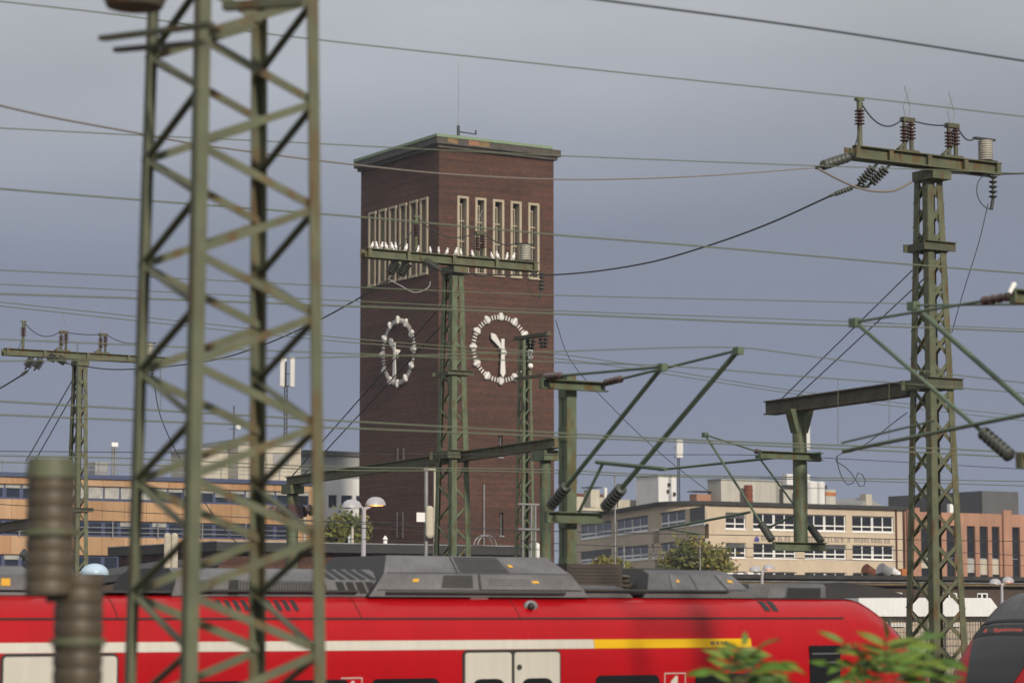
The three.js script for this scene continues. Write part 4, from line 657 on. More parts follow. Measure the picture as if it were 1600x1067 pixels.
wire('very thin green wire touching the tower roof edge', [[0, 200], [213, 211], [490, 224], [680, 234], [870, 243], [1250, 258], [1450, 265], [1600, 271]], 30, 0.008);
wire('dark green wire crossing the upper part of the tower windows', [[0, 295], [213, 312], [550, 338], [870, 367], [1100, 385], [1420, 413], [1600, 427]], 28, 0.0115);
wire('faint wire passing above both clocks near the window sills', [[0, 422], [300, 436], [563, 449], [860, 461], [1240, 470], [1440, 475]], 36, 0.0085);
wire('upper wire of the close pair above both clocks', [[0, 444], [300, 458], [563, 471], [860, 485], [1240, 499], [1600, 514]], 40, 0.0085);
wire('lower thicker wire of the close pair above both clocks', [[0, 459], [300, 469], [563, 479], [860, 490], [1240, 506], [1420, 511], [1600, 518]], 27, 0.011);
wire('upper wire of the steep pair crossing the clock hands', [[0, 472], [400, 514], [560, 530], [690, 540], [871, 553], [1240, 610], [1420, 631], [1600, 650]], 54, 0.011);
wire('lower wire of the steep pair crossing the clock hands', [[0, 478], [400, 521], [560, 536], [690, 546], [871, 560], [1240, 615], [1420, 637], [1600, 657]], 54, 0.011);
const Lt1 = -tip1.z, Lt2 = -tip2.z;
wire('carrying wire held by the lower tip of the swivel arms right of the tower', [[0, 530], [400, 547], [560, 553], [871, 566], [1035, 571], [1240, 587], [1420, 600], [1600, 614]], Lt1, 0.008);
wire('carrying wire held by the higher tip of the swivel arms right of the tower', [[0, 564], [400, 560], [700, 554], [871, 549], [1154, 543], [1240, 553], [1420, 577], [1600, 598]], Lt2, 0.008);
wire('upper contact wire crossing the tower below the clocks', [[0, 627], [400, 650], [540, 658], [860, 676], [1080, 687], [1260, 694], [1420, 699], [1600, 707]], Lt1, 0.0105);
wire('lower contact wire crossing the tower below the clocks', [[0, 648], [240, 658], [400, 664], [540, 669], [860, 682], [1080, 691], [1260, 699], [1420, 706], [1600, 715]], Lt2, 0.0105);
wire('thin dark wire level with the low roof line of the left white building', [[0, 705], [540, 709], [870, 711], [1180, 711], [1300, 716], [1600, 733]], 45, 0.008, M.wireDark);
wire('upper wire of the pair below the long cross beam', [[0, 712], [200, 716], [450, 727], [540, 730], [860, 734], [1010, 741], [1260, 746], [1600, 752]], 43, 0.011);
wire('lower wire of the pair below the long cross beam', [[0, 722], [450, 732], [540, 735], [760, 736], [860, 739], [1010, 744], [1260, 749], [1600, 759]], 44, 0.011);
wire('wire crossing the front of the cream building between its window rows', [[440, 812], [640, 822], [900, 831], [1240, 838], [1420, 843], [1600, 846]], 62, 0.012, M.wireDark);
wire('wire crossing the lower window row of the cream building', [[440, 820], [640, 829], [900, 851], [1240, 857], [1420, 860], [1600, 868]], 64, 0.012, M.wireDark);
wire('thin wire crossing the tan office block below its top windows', [[0, 788], [200, 800], [330, 806], [460, 812], [640, 818]], 70, 0.012, M.wireDark);
wire('thin wire above the station hall roof', [[440, 838], [640, 846], [900, 862], [1240, 872], [1600, 884]], 66, 0.01, M.wireDark);
wire('dark feeder cable sagging between the tower-side mast and the right mast', [[690, 423, 56.8], [740, 428, 55.6], [870, 429, 52.6], [1000, 413, 48.6], [1100, 386, 45.2], [1200, 350, 41.8], [1298, 306, 38.5]], 0, 0.02, M.wireDark);
wire('dark feeder cable sagging between the left mast and the tower-side mast', [[104, 568, 82], [170, 577, 80], [245, 574, 77.5], [330, 563, 74], [400, 543, 70], [500, 499, 63], [560, 466, 59.4], [590, 447, 57.4]], 0, 0.022, M.wireDark);
wire('dark feeder cable leaving the picture left of the distant mast', [[30, 588, 82.4], [0, 606, 86], [-120, 672, 98]], 0, 0.03, M.wireDark);
wire('dark feeder cable leaving the big right mast to the right edge', [[1482, 270], [1540, 272], [1600, 271]], 38, 0.02, M.wireDark);
wire('thin earth wire hanging from the right mast insulator', [[1545, 318, 38], [1530, 380, 38.2], [1505, 460, 38.6], [1488, 520, 39]], 0, 0.009, M.wireDark);
wire('pale sleeved cable loop below the right mast crossarm', [[1278, 263, 37.6], [1310, 280, 37.7], [1340, 293, 37.8], [1370, 299, 37.9], [1400, 297, 38], [1425, 284, 38]], 0, 0.022, M.wireTan, 'cable', 'cable_loop');
wire('thin wire loop below the tower-side mast arm', [[606, 436, 57.2], [625, 446, 57.1], [648, 457, 57], [670, 448, 57], [672, 440, 57]], 0, 0.016, M.galv, 'cable', 'cable_loop');
wire('coiled cable loops hanging left of the big right mast', [[1308, 712, 45], [1312, 735, 45], [1324, 757, 45], [1336, 752, 45], [1342, 738, 45], [1350, 744, 45], [1353, 755, 45], [1346, 762, 45], [1338, 750, 45], [1328, 736, 45], [1316, 726, 45], [1306, 720, 45], [1312, 710, 45], [1330, 706, 45], [1418, 645, 40]], 0, 0.011, M.wireDark, 'cable', 'cable_loop');
wire('thin diagonal stay crossing the sky right of the tower', [[868, 500], [890, 560], [960, 640], [1040, 715], [1110, 770]], 60, 0.011, M.wireDark);
wire('thin sloping earth wire at the left behind the near mast', [[240, 600], [250, 650], [290, 735], [340, 815], [380, 860]], 80, 0.02, M.wireDark);
{ // droppers between carrying and contact wires
  const drop = (px, a, b, L, where) => single('dropper', 'thin dropper between two catenary wires ' + where, 'wire', rod(sight(px, a, L), sight(px, b, L), 0.005, 4), M.wireGreen, sight(px, b, L), 'droppers of the overhead line');
  [[120, 535, 634, 'in front of the distant left mast'], [250, 541, 642, 'behind the near mast'], [1310, 592, 696, 'between the hanging post and the big right mast'], [1390, 598, 698, 'just left of the big right mast']].forEach(([x, a, b, w]) => drop(x, a, b, Lt1, w));
}

// ---------- lamps and line-side equipment ----------
function twinLamp(label, px, pyHead, L, k, lit, yBase) {
  const p = sight(px, pyHead, L), y = p.y, o = thing('twin_lamp', label, 'lamp', V(p.x, yBase, p.z), 'twin-headed platform lamps');
  part(o, 'pole', rod(V(p.x, yBase, p.z), V(p.x, y, p.z), 0.11 * k, 10, 0.09 * k), M.lampGrey);
  for (const s of [-1, 1]) {
    const g = new THREE.LatheGeometry([[0, 0.34], [0.16, 0.32], [0.3, 0.24], [0.38, 0.1], [0.4, 0]].map(([a, b]) => new THREE.Vector2(a, b)), 18).scale(1.05 * k, 0.95 * k, 0.8 * k).translate(p.x + s * 0.52 * k, y + (s > 0 ? 0.1 * k : -0.02), p.z);
    const h = part(o, 'head', [g, bar(V(p.x + s * 0.05 * k, y - 0.04, p.z), V(p.x + s * 0.4 * k, y + 0.12 * k, p.z), 0.14 * k, 0.1 * k)], M.lampGrey);
    part(h, 'diffuser', new THREE.CylinderGeometry(0.3 * k, 0.3 * k, 0.03, 16).translate(p.x + s * 0.52 * k, y + (s > 0 ? 0.1 * k : -0.02) - 0.012, p.z), lit && s > 0 ? (lit === 2 ? M.lampRed : M.lampGlow) : M.whiteClean);
  }
  if (lit) { const l = new THREE.PointLight(lit === 2 ? 0xff7040 : 0xffa050, 2, 12, 2); l.position.set(p.x + 0.52 * k, y + 0.02, p.z); l.castShadow = true; l.shadow.radius = 4; scene.add(l); l.name = 'lamp_light'; }
}
twinLamp('lit twin-headed grey lamp in front of the tower base', 568, 793, 82, 0.95, 1, 0);
twinLamp('lit twin-headed lamp at the cream building, the higher of two', 1191, 892, 120, 0.95, 2, 0);
twinLamp('lit twin-headed lamp at the cream building, the lower of two', 1178, 905, 135, 0.9, 2, 0);
twinLamp('lit twin-headed lamp above the second train nose', 1566, 912, 110, 0.95, 2, 0);
twinLamp('unlit twin-headed lamp on the platform building roof line', 1242, 921, 126, 0.5, 0, 0);
{
  const p = sight(147, 890, 48), o = thing('globe_lamp', 'pale blue domed lamp at the left behind the red train', 'lamp', V(p.x, 0, p.z)); part(o, 'dome', new THREE.SphereGeometry(0.27, 18, 10, 0, 6.3, 0, 1.7).scale(1.05, 0.75, 1).translate(p.x, p.y - 0.08, p.z), M.paleBlue); part(o, 'pole', rod(V(p.x, 0, p.z), V(p.x, p.y - 0.1, p.z), 0.05), M.lampGrey);
}
function panelAntenna(label, px0, px1, pyT, pyB, L, n) {
  const c = sight((px0 + px1) / 2, pyB, L), t = sight((px0 + px1) / 2, pyT, L), w = sight(px1, pyT, L).x - sight(px0, pyT, L).x, o = thing('panel_antenna', label, 'antenna', V(c.x, 0, c.z)); part(o, 'pole', rod(V(c.x, 0, c.z - 0.2), V(c.x, t.y + (n === 1 ? 1.3 : -0.1), c.z - 0.2), 0.06), M.galv);
  for (let i = 0; i < n; i++) { const x = c.x - w / 2 + w * (i + 0.5) / n; part(o, 'housing', new THREE.CapsuleGeometry(w / n * 0.48, t.y - c.y - w / n * 0.7, 4, 14).scale(1, 1, 0.7).translate(x, (t.y + c.y) / 2, c.z), M.creamPale); }
  return o;
}
panelAntenna('pair of cream upright antenna housings behind the near mast', 255, 277, 834, 893, 55, 2);
{ const o = panelAntenna('single cream antenna housing beside the mast at the tower', 664.5, 677.5, 792, 840, 62, 1), p = sight(672, 830, 62); part(o, 'bracket', [bar(V(p.x + 0.25, p.y - 0.9, p.z - 0.2), V(p.x + 0.25, p.y + 1.8, p.z - 0.2), 0.05), bar(V(p.x - 0.1, p.y + 1.75, p.z - 0.2), V(p.x + 0.26, p.y + 1.75, p.z - 0.2), 0.04)], M.creamPale); const q = sight(660, 808, 62); part(o, 'sign_plate', box(q.x - 0.17, q.x + 0.1, q.y - 0.13, q.y + 0.13, q.z - 0.05, q.z - 0.03), M.whiteClean); }
{ // white rounded cabin and small masts right of the station hall
  const p = sight(836, 866, 120), o = thing('white_cabin', 'small white round-topped cabin at the right end of the station hall', 'cabin', V(p.x, 0, p.z)), t = sight(836, 846, 120).y; part(o, 'body', [new THREE.CylinderGeometry(0.36, 0.36, t - 0.4, 18).translate(p.x, (t - 0.4) / 2, p.z)], M.white); part(o, 'dome', new THREE.SphereGeometry(0.362, 18, 8, 0, 6.3, 0, Math.PI / 2).translate(p.x, t - 0.4, p.z), M.white);
}
for (const [px, t, L, label] of [[961, 744, 110, 'thin grey flagpole in front of the left end of the cream building'], [975, 855, 112, 'short grey pole beside the flagpole at the cream building'], [1094, 855, 112, 'thin grey pole in front of the yellowing tree']]) { const p = sight(px, t, L); single('thin_pole', label, 'pole', [rod(V(p.x, 0, p.z), p, 0.055, 8, 0.04), new THREE.SphereGeometry(0.07, 8, 6).translate(p.x, p.y, p.z)], M.galv, V(p.x, 0, p.z)); }

// birds on the crossarm of the middle mast
{
  const a = sight(570, 394, 57), b = sight(840, 418, 57), y = (a.y + b.y) / 2 + 0.12;
  [580, 587, 595, 602, 611, 617, 633, 652, 671, 684, 697, 711, 719, 737, 767, 776, 791, 801].forEach((px, i) => {
    const x = sight(px, 400, 57).x, z = a.z + 0.04, s = 0.58 + 0.14 * hash(i, 3, 4), o = thing('bird', 'small white bird perched on the crossarm in front of the tower', 'bird', V(x, y, z), 'white birds perched in a row on the crossarm');
    const body = new THREE.SphereGeometry(0.07, 12, 9).scale(0.75, 1.45, 1).rotateX(0.25).translate(0, 0.13, 0), head = new THREE.SphereGeometry(0.042, 10, 8).translate(0, 0.255, 0.03), beak = new THREE.ConeGeometry(0.012, 0.05, 6).rotateX(1.6).translate(0, 0.25, 0.09), tail = new THREE.BoxGeometry(0.05, 0.13, 0.02).rotateX(0.5).translate(0, 0.05, -0.07), legs = [-0.02, 0.02].map((d) => new THREE.CylinderGeometry(0.006, 0.006, 0.06, 5).translate(d, 0.03, 0));
    const T4 = new THREE.Matrix4().makeRotationY(hash(i, 1, 2) * 6).scale(V(s, s, s)).setPosition(x, y, z);
    part(o, 'body', [body, head, beak, tail, ...legs].map((g) => g.applyMatrix4(T4)), M.bird);
  });
}

// ---------- the red trains ----------
const half = [[1.30, 0.4], [1.39, 0.75], [1.42, 1.15], [1.42, 1.9], [1.42, 2.7], [1.416, 2.95], [1.4, 3.1], [1.365, 3.26], [1.315, 3.39], [1.285, 3.45], [1.2, 3.55], [1.08, 3.655], [0.95, 3.725], [0.7, 3.76], [0.35, 3.775], [0, 3.78]];
const PR = [...half, ...half.slice(0, -1).reverse().map(([z, y]) => [-z, y])];
const prof = (t) => { const f = Math.min(PR.length - 1.0001, Math.max(0, t * (PR.length - 1))), i = Math.floor(f), k = f - i; return [PR[i][0] + (PR[i + 1][0] - PR[i][0]) * k, PR[i][1] + (PR[i + 1][1] - PR[i][1]) * k]; };
const tY = (y) => { for (let i = 0; i < half.length - 1; i++) if (y <= half[i + 1][1]) return (i + (y - half[i][1]) / (half[i + 1][1] - half[i][1])) / (PR.length - 1); return 0.5; };
const tZ = (z) => { const s = Math.abs(z); for (let i = 5; i < half.length - 1; i++) if (s >= half[i + 1][0]) { const t = (i + (half[i][0] - s) / (half[i][0] - half[i + 1][0])) / (PR.length - 1); return z >= 0 ? t : 1 - t; } return 0.5; };
// nose: distance along the train -> roof height
const NOSE = [[0, 3.78], [0.2, 3.765], [0.4, 3.7], [0.7, 3.54], [0.95, 3.34], [1.2, 3.08], [1.45, 2.78], [1.7, 2.35], [1.9, 1.85], [2.02, 1.3], [2.06, 0.95]];
const noseH = (d) => { if (d <= 0) return 3.78; for (let i = 0; i < NOSE.length - 1; i++) if (d <= NOSE[i + 1][0]) return NOSE[i][1] + (NOSE[i + 1][1] - NOSE[i][1]) * (d - NOSE[i][0]) / (NOSE[i + 1][0] - NOSE[i][0]); return 0.95; };
function makeTrain(label, x0, zc, dir, xTail, lift = 0) { // x0: where the nose begins, dir: the way it points
  const o = thing('red_train', label, 'train', V((x0 + xTail) / 2, 0, zc), 'red commuter trains');
  const surf = (t, d, off = 0) => { // a point on the skin, d metres past x0
    const [z, y] = prof(t), [za, ya] = prof(t - 0.004), [zb, yb] = prof(t + 0.004), sy = (noseH(d) - 0.4) / 3.38, sz = d <= 0 ? 1 : 1 - 0.26 * Math.pow(d / 2.06, 2.2);
    const n = new THREE.Vector2(yb - ya, -(zb - za)).normalize(); // outward in (z, y)
    let ny = n.y, nx = 0; if (d > 0) { const sl = (noseH(d + 0.04) - noseH(d - 0.04)) / 0.08, k = Math.max(0, ny); nx = -sl * k; }
    const N = V(dir * nx, ny, n.x).normalize();
    return V(x0 + dir * d, 0.4 + (y - 0.4) * sy, zc + z * sz).addScaledVector(N, off);
  };
  const patch = (t0, t1, d0, d1, off, nt = 12, nd = 1) => { // t0, t1 may depend on d
    const pos = [], idx = [], f0 = typeof t0 === 'function' ? t0 : () => t0, f1 = typeof t1 === 'function' ? t1 : () => t1;
    for (let j = 0; j <= nd; j++) { const d = d0 + (d1 - d0) * j / nd; for (let i = 0; i <= nt; i++) pos.push(...surf(f0(d) + (f1(d) - f0(d)) * i / nt, d, typeof off === 'function' ? off(i / nt, d) : off).toArray()); }
    for (let j = 0; j < nd; j++) for (let i = 0; i < nt; i++) { const a = j * (nt + 1) + i, b = a + 1, c = a + nt + 1, e = c + 1; if (dir > 0) idx.push(a, c, b, b, c, e); else idx.push(a, b, c, b, e, c); }
    const g = new THREE.BufferGeometry(); g.setAttribute('position', new THREE.Float32BufferAttribute(pos, 3)); g.setIndex(idx); g.computeVertexNormals(); g.setAttribute('uv', new THREE.Float32BufferAttribute(new Float32Array(pos.length / 3 * 2), 2)); return g;
  };
  const dT = -Math.abs(x0 - xTail); // tail in nose metres
  part(o, 'body', [patch(0, 1, dT, 0, 0, 60, 6), patch(0, 1, 0, 2.06, 0, 60, 30), patch(0, 1, 2.06, 2.0601, 0, 60, 1)], M.red);
  const cap = []; for (let i = 0; i <= 40; i++) cap.push(surf(i / 40, 2.06)); { const pos = []; const c = V(x0 + dir * 2.06, 0.6, zc); for (let i = 0; i < 40; i++) pos.push(...c.toArray(), ...cap[i].toArray(), ...cap[i + 1].toArray()); const g = new THREE.BufferGeometry(); g.setAttribute('position', new THREE.Float32BufferAttribute(pos, 3)); g.computeVertexNormals(); g.setAttribute('uv', new THREE.Float32BufferAttribute(new Float32Array(pos.length / 3 * 2), 2)); part(o, 'coupler_cover', g, M.roofGrey2); }
  part(o, 'underframe', box(Math.min(x0, xTail), Math.max(x0, xTail), 0.3, 0.75, zc - 1.15, zc + 1.15), M.black);
  for (let d = -3; d > dT; d -= 15) { const x = x0 + dir * d; const b = part(o, 'bogie', box(x - 1.5, x + 1.5, 0.42, 0.8, zc - 1.05, zc + 1.05), M.iron); for (const w of [-1, 1]) for (const s of [-0.75, 0.75]) part(b, 'wheel', new THREE.CylinderGeometry(0.42, 0.42, 0.12, 20).rotateX(Math.PI / 2).translate(x + w, 0.62, zc + s), M.iron); }
  return { o, surf, patch, x0, zc, dir, dT };
}
// first train: its side fills the lower picture, nose to the right
{
  const L = 27.5, zc = -L - 1.42, X = (px, py = 1005) => sight(px, py, L).x, x0 = sight(1303, 936, L + 1.42).x - 0.62, tr = makeTrain('long bright red commuter train crossing the foreground, nose to the right', x0, zc, 1, X(-520));
  const { o, patch } = tr, d = (px, py) => X(px, py) - x0;
  part(o, 'white_stripe', patch(tY(3.085), tY(3.2), tr.dT + 1, d(930), 0.004, 3), M.trainWhite);
  const ys = part(o, 'yellow_stripe', patch(tY(3.085), tY(3.2), d(930.4), d(1176), 0.004, 3), M.trainYellow);
  part(ys, 'stripe_lettering', [[1112, 1119], [1121, 1126], [1128, 1131], [1133, 1139]].map(([a, b]) => patch(tY(3.12), tY(3.165), d(a), d(b), 0.008, 1)), M.fasciaOchre);
  part(o, 'gutter_groove', patch(tY(3.452), tY(3.478), tr.dT + 1, d(1330), 0.006, 2), M.seam);
  for (const px of [573, 822, 190]) part(o, 'panel_seam', patch(tY(3.48), tY(3.73), d(px), d(px) + 0.012, 0.004, 6), M.seam);
  for (let i = 0; i < 10; i++) part(o, 'vent_slot', patch(tY(3.56), tY(3.69), d(357 + i * 13), d(364 + i * 13), 0.006, 4), M.black);
  for (const px of [1213, 1226]) part(o, 'vent_slot', patch(tY(3.56), tY(3.7), d(px), d(px + 9), 0.006, 4), M.black);
  { const p = tr.surf(tY(3.62), d(849), 0.0), h = part(o, 'side_camera', new THREE.SphereGeometry(0.09, 14, 10).scale(1.2, 0.9, 0.6).translate(p.x, p.y, p.z), M.galv); part(h, 'lens', new THREE.SphereGeometry(0.05, 10, 8).translate(p.x - 0.03, p.y, p.z + 0.05), M.black); }
  const zs = zc + 1.42, ext = (s, z, t) => new THREE.ExtrudeGeometry(s, { depth: t, bevelEnabled: false, curveSegments: 8 }).translate(0, 0, z);
  const door = (a, b) => { // a two-leaf sliding door between pixel columns
    const xa = X(a), xb = X(b), m = (xa + xb) / 2, y1 = 3.045; part(o, 'door_surround', ext(roundRect(xa - 0.03, xb + 0.03, 0.9, y1 + 0.035, 0.1), zs - 0.02, 0.026), M.black);
    for (const [p, q] of [[xa, m - 0.022], [m + 0.022, xb]]) { const l = part(o, 'door_leaf', ext(roundRect(p, q, 0.95, y1, 0.05), zs + 0.007, 0.02), M.trainWhite), c = (p + q) / 2; part(l, 'door_window', ext(roundRect(c - 0.24, c + 0.24, 1.35, 2.72, 0.14), zs + 0.028, 0.006), M.trainGlass); }
    part(o, 'door_button', new THREE.CylinderGeometry(0.035, 0.035, 0.02, 12).rotateX(Math.PI / 2).translate(m + 0.09, 2.86, zs + 0.03), M.iron);
  };
  door(725.5, 873); door(4, 181);
  for (const [a, b] of [[580, 686], [440, 545], [930, 1030], [1086, 1190], [285, 400]]) part(o, 'side_window', ext(roundRect(X(a), X(b), 1.55, 2.74, 0.1), zs - 0.005, 0.014), M.trainGlass);
  const cw = part(o, 'cab_window', ext(roundRect(X(1265), X(1313), 1.5, 3.1, 0.03), zs - 0.02, 0.028), M.trainGlass); part(cw, 'window_bar', [box(X(1268), X(1310), 2.98, 3.0, zs + 0.009, zs + 0.02), box(X(1268), X(1310), 2.86, 2.885, zs + 0.009, zs + 0.02)], M.roofGrey2);
  // class signs: thin frame with a figure one
  for (const [a, b] of [[1038, 1071], [533, 566]]) { const xa = X(a), xb = X(b), w = xb - xa, y1 = 2.76; const s = part(o, 'class_sign', [box(xa, xb, y1 - 0.012, y1, zs + 0.002, zs + 0.006), box(xa, xa + 0.01, y1 - 0.3, y1 - 0.0121, zs + 0.002, zs + 0.006), box(xb - 0.01, xb, y1 - 0.3, y1 - 0.0121, zs + 0.002, zs + 0.006)], M.trainWhite); part(s, 'figure', prism([[0.62, 0.05], [0.62, 0.24], [0.52, 0.24], [0.3, 0.17], [0.3, 0.13], [0.47, 0.14], [0.47, 0.05]].map(([u, v]) => [xa + u * w, y1 - 0.28 + v]), new THREE.Matrix4().makeTranslation(0, 0, zs + 0.002), 0.004), M.trainWhite); }
  // roof: nose fairing, deck and equipment
  part(o, 'roof_fairing', patch((q) => tZ(0.96 - 0.06 * Math.max(0, q)), (q) => tZ(-0.96 + 0.06 * Math.max(0, q)), d(1216, 936) - 0.1, 0.85, 0.012, 20, 14), M.roofBlack);
  { const fa = sight(1216, 930, L + 0.9).x, pts = [[0, 3.76], [0.25, 3.88], [0.6, 3.95], [1.0, 3.97], [1.45, 3.94], [1.9, 3.86], [2.3, 3.76]]; const prm = prism(pts, new THREE.Matrix4().makeTranslation(fa, 0, zc - 0.7), 1.4); part(o, 'aerial_hood', prm, M.roofBlack); }
  part(o, 'windscreen', patch((q) => tZ(1.2 - 0.35 * (q - 0.85) / 1.1), (q) => tZ(-1.2 + 0.35 * (q - 0.85) / 1.1), 0.86, 1.95, 0.008, 24, 16), M.trainGlass);
  const unit = (name, pa, pb, y0, yTop, zn, tiers, skL, skR, m, endM) => { // a roof unit: stepped side towards us, slanted ends
    const xa = sight(pa, 915, -zc - 0.5).x, xb = sight(pb, 915, -zc - 0.5).x, g = [], P = [[zn, y0], ...tiers, [-zn, y0]];
    const H = yTop - y0, mk = (z, y, e) => { const f = (y - y0) / H; return V(e ? xb - skR * f : xa + skL * f, y, zc + z); };
    const pos = [], quad = (a, b, c, e) => pos.push(...a.toArray(), ...b.toArray(), ...c.toArray(), ...a.toArray(), ...c.toArray(), ...e.toArray());
    for (let i = 0; i < P.length - 1; i++) quad(mk(...P[i], 0), mk(...P[i], 1), mk(...P[i + 1], 1), mk(...P[i + 1], 0));
    const mesh = (ps) => { const q = new THREE.BufferGeometry(); q.setAttribute('position', new THREE.Float32BufferAttribute(ps, 3)); q.computeVertexNormals(); q.setAttribute('uv', new THREE.Float32BufferAttribute(new Float32Array(ps.length / 3 * 2), 2)); return q; };
    const u = part(o, name, mesh(pos), m); for (const e of [0, 1]) { const ends = []; for (let i = 1; i < P.length - 1; i++) ends.push(...mk(...P[0], e).toArray(), ...mk(...P[i], e).toArray(), ...mk(...P[i + 1], e).toArray()); part(u, 'end_plate', mesh(ends), endM || m); }
        return { u, face(i, f0, f1, a, b, off) { // a plate on tier i, fractions along and up it
      const q = (f, k) => { const A = mk(...P[i], 0).lerp(mk(...P[i], 1), f), B = mk(...P[i + 1], 0).lerp(mk(...P[i + 1], 1), f); return A.lerp(B, k); }, n = q(1, 0).sub(q(0, 0)).cross(q(0, 1).sub(q(0, 0))).normalize(), o2 = n.multiplyScalar(off), c = [q(f0, a), q(f1, a), q(f1, b), q(f0, b)].map((p) => p.add(o2)); return mesh([...c[0].toArray(), ...c[1].toArray(), ...c[2].toArray(), ...c[0].toArray(), ...c[2].toArray(), ...c[3].toArray()]); } };
  };
  const y0 = 3.74;
  part(o, 'roof_deck', box(x0 + tr.dT + 1, x0 - 2, 3.775, 3.8, zc - 0.9, zc + 0.9), M.roofBlack);
  for (const [pa, pb, y, z] of [[300, 560, 3.8, 0.98], [600, 880, 3.79, 1.06], [880, 1140, 3.83, 0.99]]) { const xa = sight(pa, 925, -zc - 1).x, xb = sight(pb, 925, -zc - 1).x; part(o, 'roof_cable', rod(V(xa, y, zc + z), V(xb, y, zc + z), 0.018, 6), M.iron); }
  const A = unit('roof_unit', -120, 40, y0, 4.08, 0.9, [[0.9, 3.98], [0.6, 4.08], [-0.6, 4.08], [-0.9, 3.98]], 0.2, 0.1, M.roofGrey); part(A.u, 'warning_sign', A.face(0, 0.62, 0.72, 0.45, 0.8, 0.006), M.warn);
  const B = unit('roof_unit', 245, 594, y0, 4.08, 0.92, [[0.92, 3.94], [0.6, 4.08], [-0.6, 4.08], [-0.92, 3.94]], 0.1, 0.22, M.roofGrey, M.roofBlack);
  for (let i = 0; i < 30; i++) part(B.u, 'louvre', B.face(0, 0.29 + i * 0.0135, 0.297 + i * 0.0135, 0.12, 0.9, 0.008), M.roofBlack);
  part(B.u, 'dark_panel', B.face(0, 0.05, 0.17, 0.1, 0.85, 0.006), M.roofBlack); part(B.u, 'dark_panel', B.face(0, 0.24, 0.285, 0.05, 0.98, 0.006), M.black);
  for (let i = 0; i < 5; i++) { part(B.u, 'grille_bar', B.face(1, 0.72 + i * 0.05, 0.75 + i * 0.05, 0.05, 0.95, 0.008), M.black); part(B.u, 'grille_bar', B.face(0, 0.74 + i * 0.048, 0.775 + i * 0.048, 0.2, 0.9, 0.008), M.black); }
  const Cc = unit('roof_unit', 545, 886, y0, 4.26, 1.02, [[1.02, 3.82], [0.98, 4.03], [0.7, 4.26], [-0.7, 4.26], [-0.98, 4.03], [-1.02, 3.82]], 0.42, 0.45, M.roofGrey, M.roofBlack);
  for (let i = 0; i < 7; i++) part(Cc.u, 'louvre', Cc.face(2, 0.4, 0.67, 0.1 + i * 0.125, 0.165 + i * 0.125, 0.008), M.roofBlack);
  part(Cc.u, 'seam', [Cc.face(2, 0.015, 0.99, 0.0, 0.03, 0.008), Cc.face(1, 0.49, 0.496, 0, 1, 0.01), Cc.face(2, 0.38, 0.385, 0.03, 1, 0.009), Cc.face(1, 0.015, 0.99, 0.0, 0.04, 0.01)], M.black);
  part(Cc.u, 'dark_panel', Cc.face(1, 0.31, 0.46, 0.15, 0.92, 0.006), M.roofBlack); part(Cc.u, 'hatch', Cc.face(1, 0.5, 0.985, 0.06, 0.98, 0.012), M.roofGrey); for (let i = 0; i < 3; i++) part(Cc.u, 'louvre', Cc.face(1, 0.54, 0.75, 0.3 + i * 0.16, 0.37 + i * 0.16, 0.018), M.roofGrey2);
  part(Cc.u, 'warning_sign', [Cc.face(1, 0.16, 0.19, 0.5, 0.68, 0.01), Cc.face(1, 0.76, 0.795, 0.45, 0.6, 0.018), Cc.face(2, 0.69, 0.715, 0.35, 0.5, 0.012)], M.warn);
  { const p = sight(749, 932, L + 0.45); part(o, 'marker_plate', box(p.x - 0.13, p.x + 0.13, p.y - 0.03, p.y + 0.03, p.z - 0.02, p.z), M.whiteClean); }
  const D = unit('brown_roof_box', 880, 966, y0, 4.19, 0.6, [[0.6, 4.19], [-0.6, 4.19]], 0.0, 0.0, M.roofBrown); for (let i = 0; i < 9; i++) part(D.u, 'slat', D.face(0, 0.03, 0.97, 0.06 + i * 0.1, 0.12 + i * 0.1, 0.012), M.roofBrown);
  unit('roof_unit', 862, 960, y0, 3.9, 0.95, [[0.95, 3.84], [0.8, 3.9], [-0.8, 3.9], [-0.95, 3.84]], 0.25, 0.2, M.roofGrey2);
  const E = unit('roof_unit', 975, 1146, y0, 4.12, 0.95, [[0.95, 3.83], [0.72, 4.06], [0.5, 4.12], [-0.5, 4.12], [-0.72, 4.06], [-0.95, 3.83]], 0.3, 0.25, M.roofGrey2, M.roofBlack);
  part(E.u, 'hatch', E.face(1, 0.24, 0.47, 0.05, 0.95, 0.012), M.roofGrey); part(E.u, 'hatch', E.face(1, 0.49, 0.76, 0.05, 0.95, 0.008), M.roofGrey); part(E.u, 'hatch', E.face(1, 0.79, 0.99, 0.05, 0.95, 0.014), M.roofGrey); part(E.u, 'warning_sign', [E.face(1, 0.3, 0.33, 0.45, 0.62, 0.018), E.face(1, 0.86, 0.91, 0.45, 0.6, 0.02)], M.warn);
  { const p = sight(985, 905, -zc - 0.3); part(o, 'pantograph_base', [box(p.x - 0.5, p.x + 0.9, 3.8, 3.95, zc - 0.5, zc + 0.5), rod(V(p.x - 0.3, 3.95, zc + 0.3), V(p.x + 0.9, 4.08, zc + 0.25), 0.035), rod(V(p.x - 0.3, 3.95, zc - 0.3), V(p.x + 0.9, 4.08, zc - 0.25), 0.035), box(p.x + 0.3, p.x + 1.4, 4.1, 4.16, zc - 0.7, zc - 0.5)], M.iron); for (const s of [-0.2, 0.35]) part(o, 'roof_insulator', insul(V(p.x + s, 3.8, zc + 0.45), V(p.x + s, 4.05, zc + 0.45), 0.09, 4), M.insulBrown); }
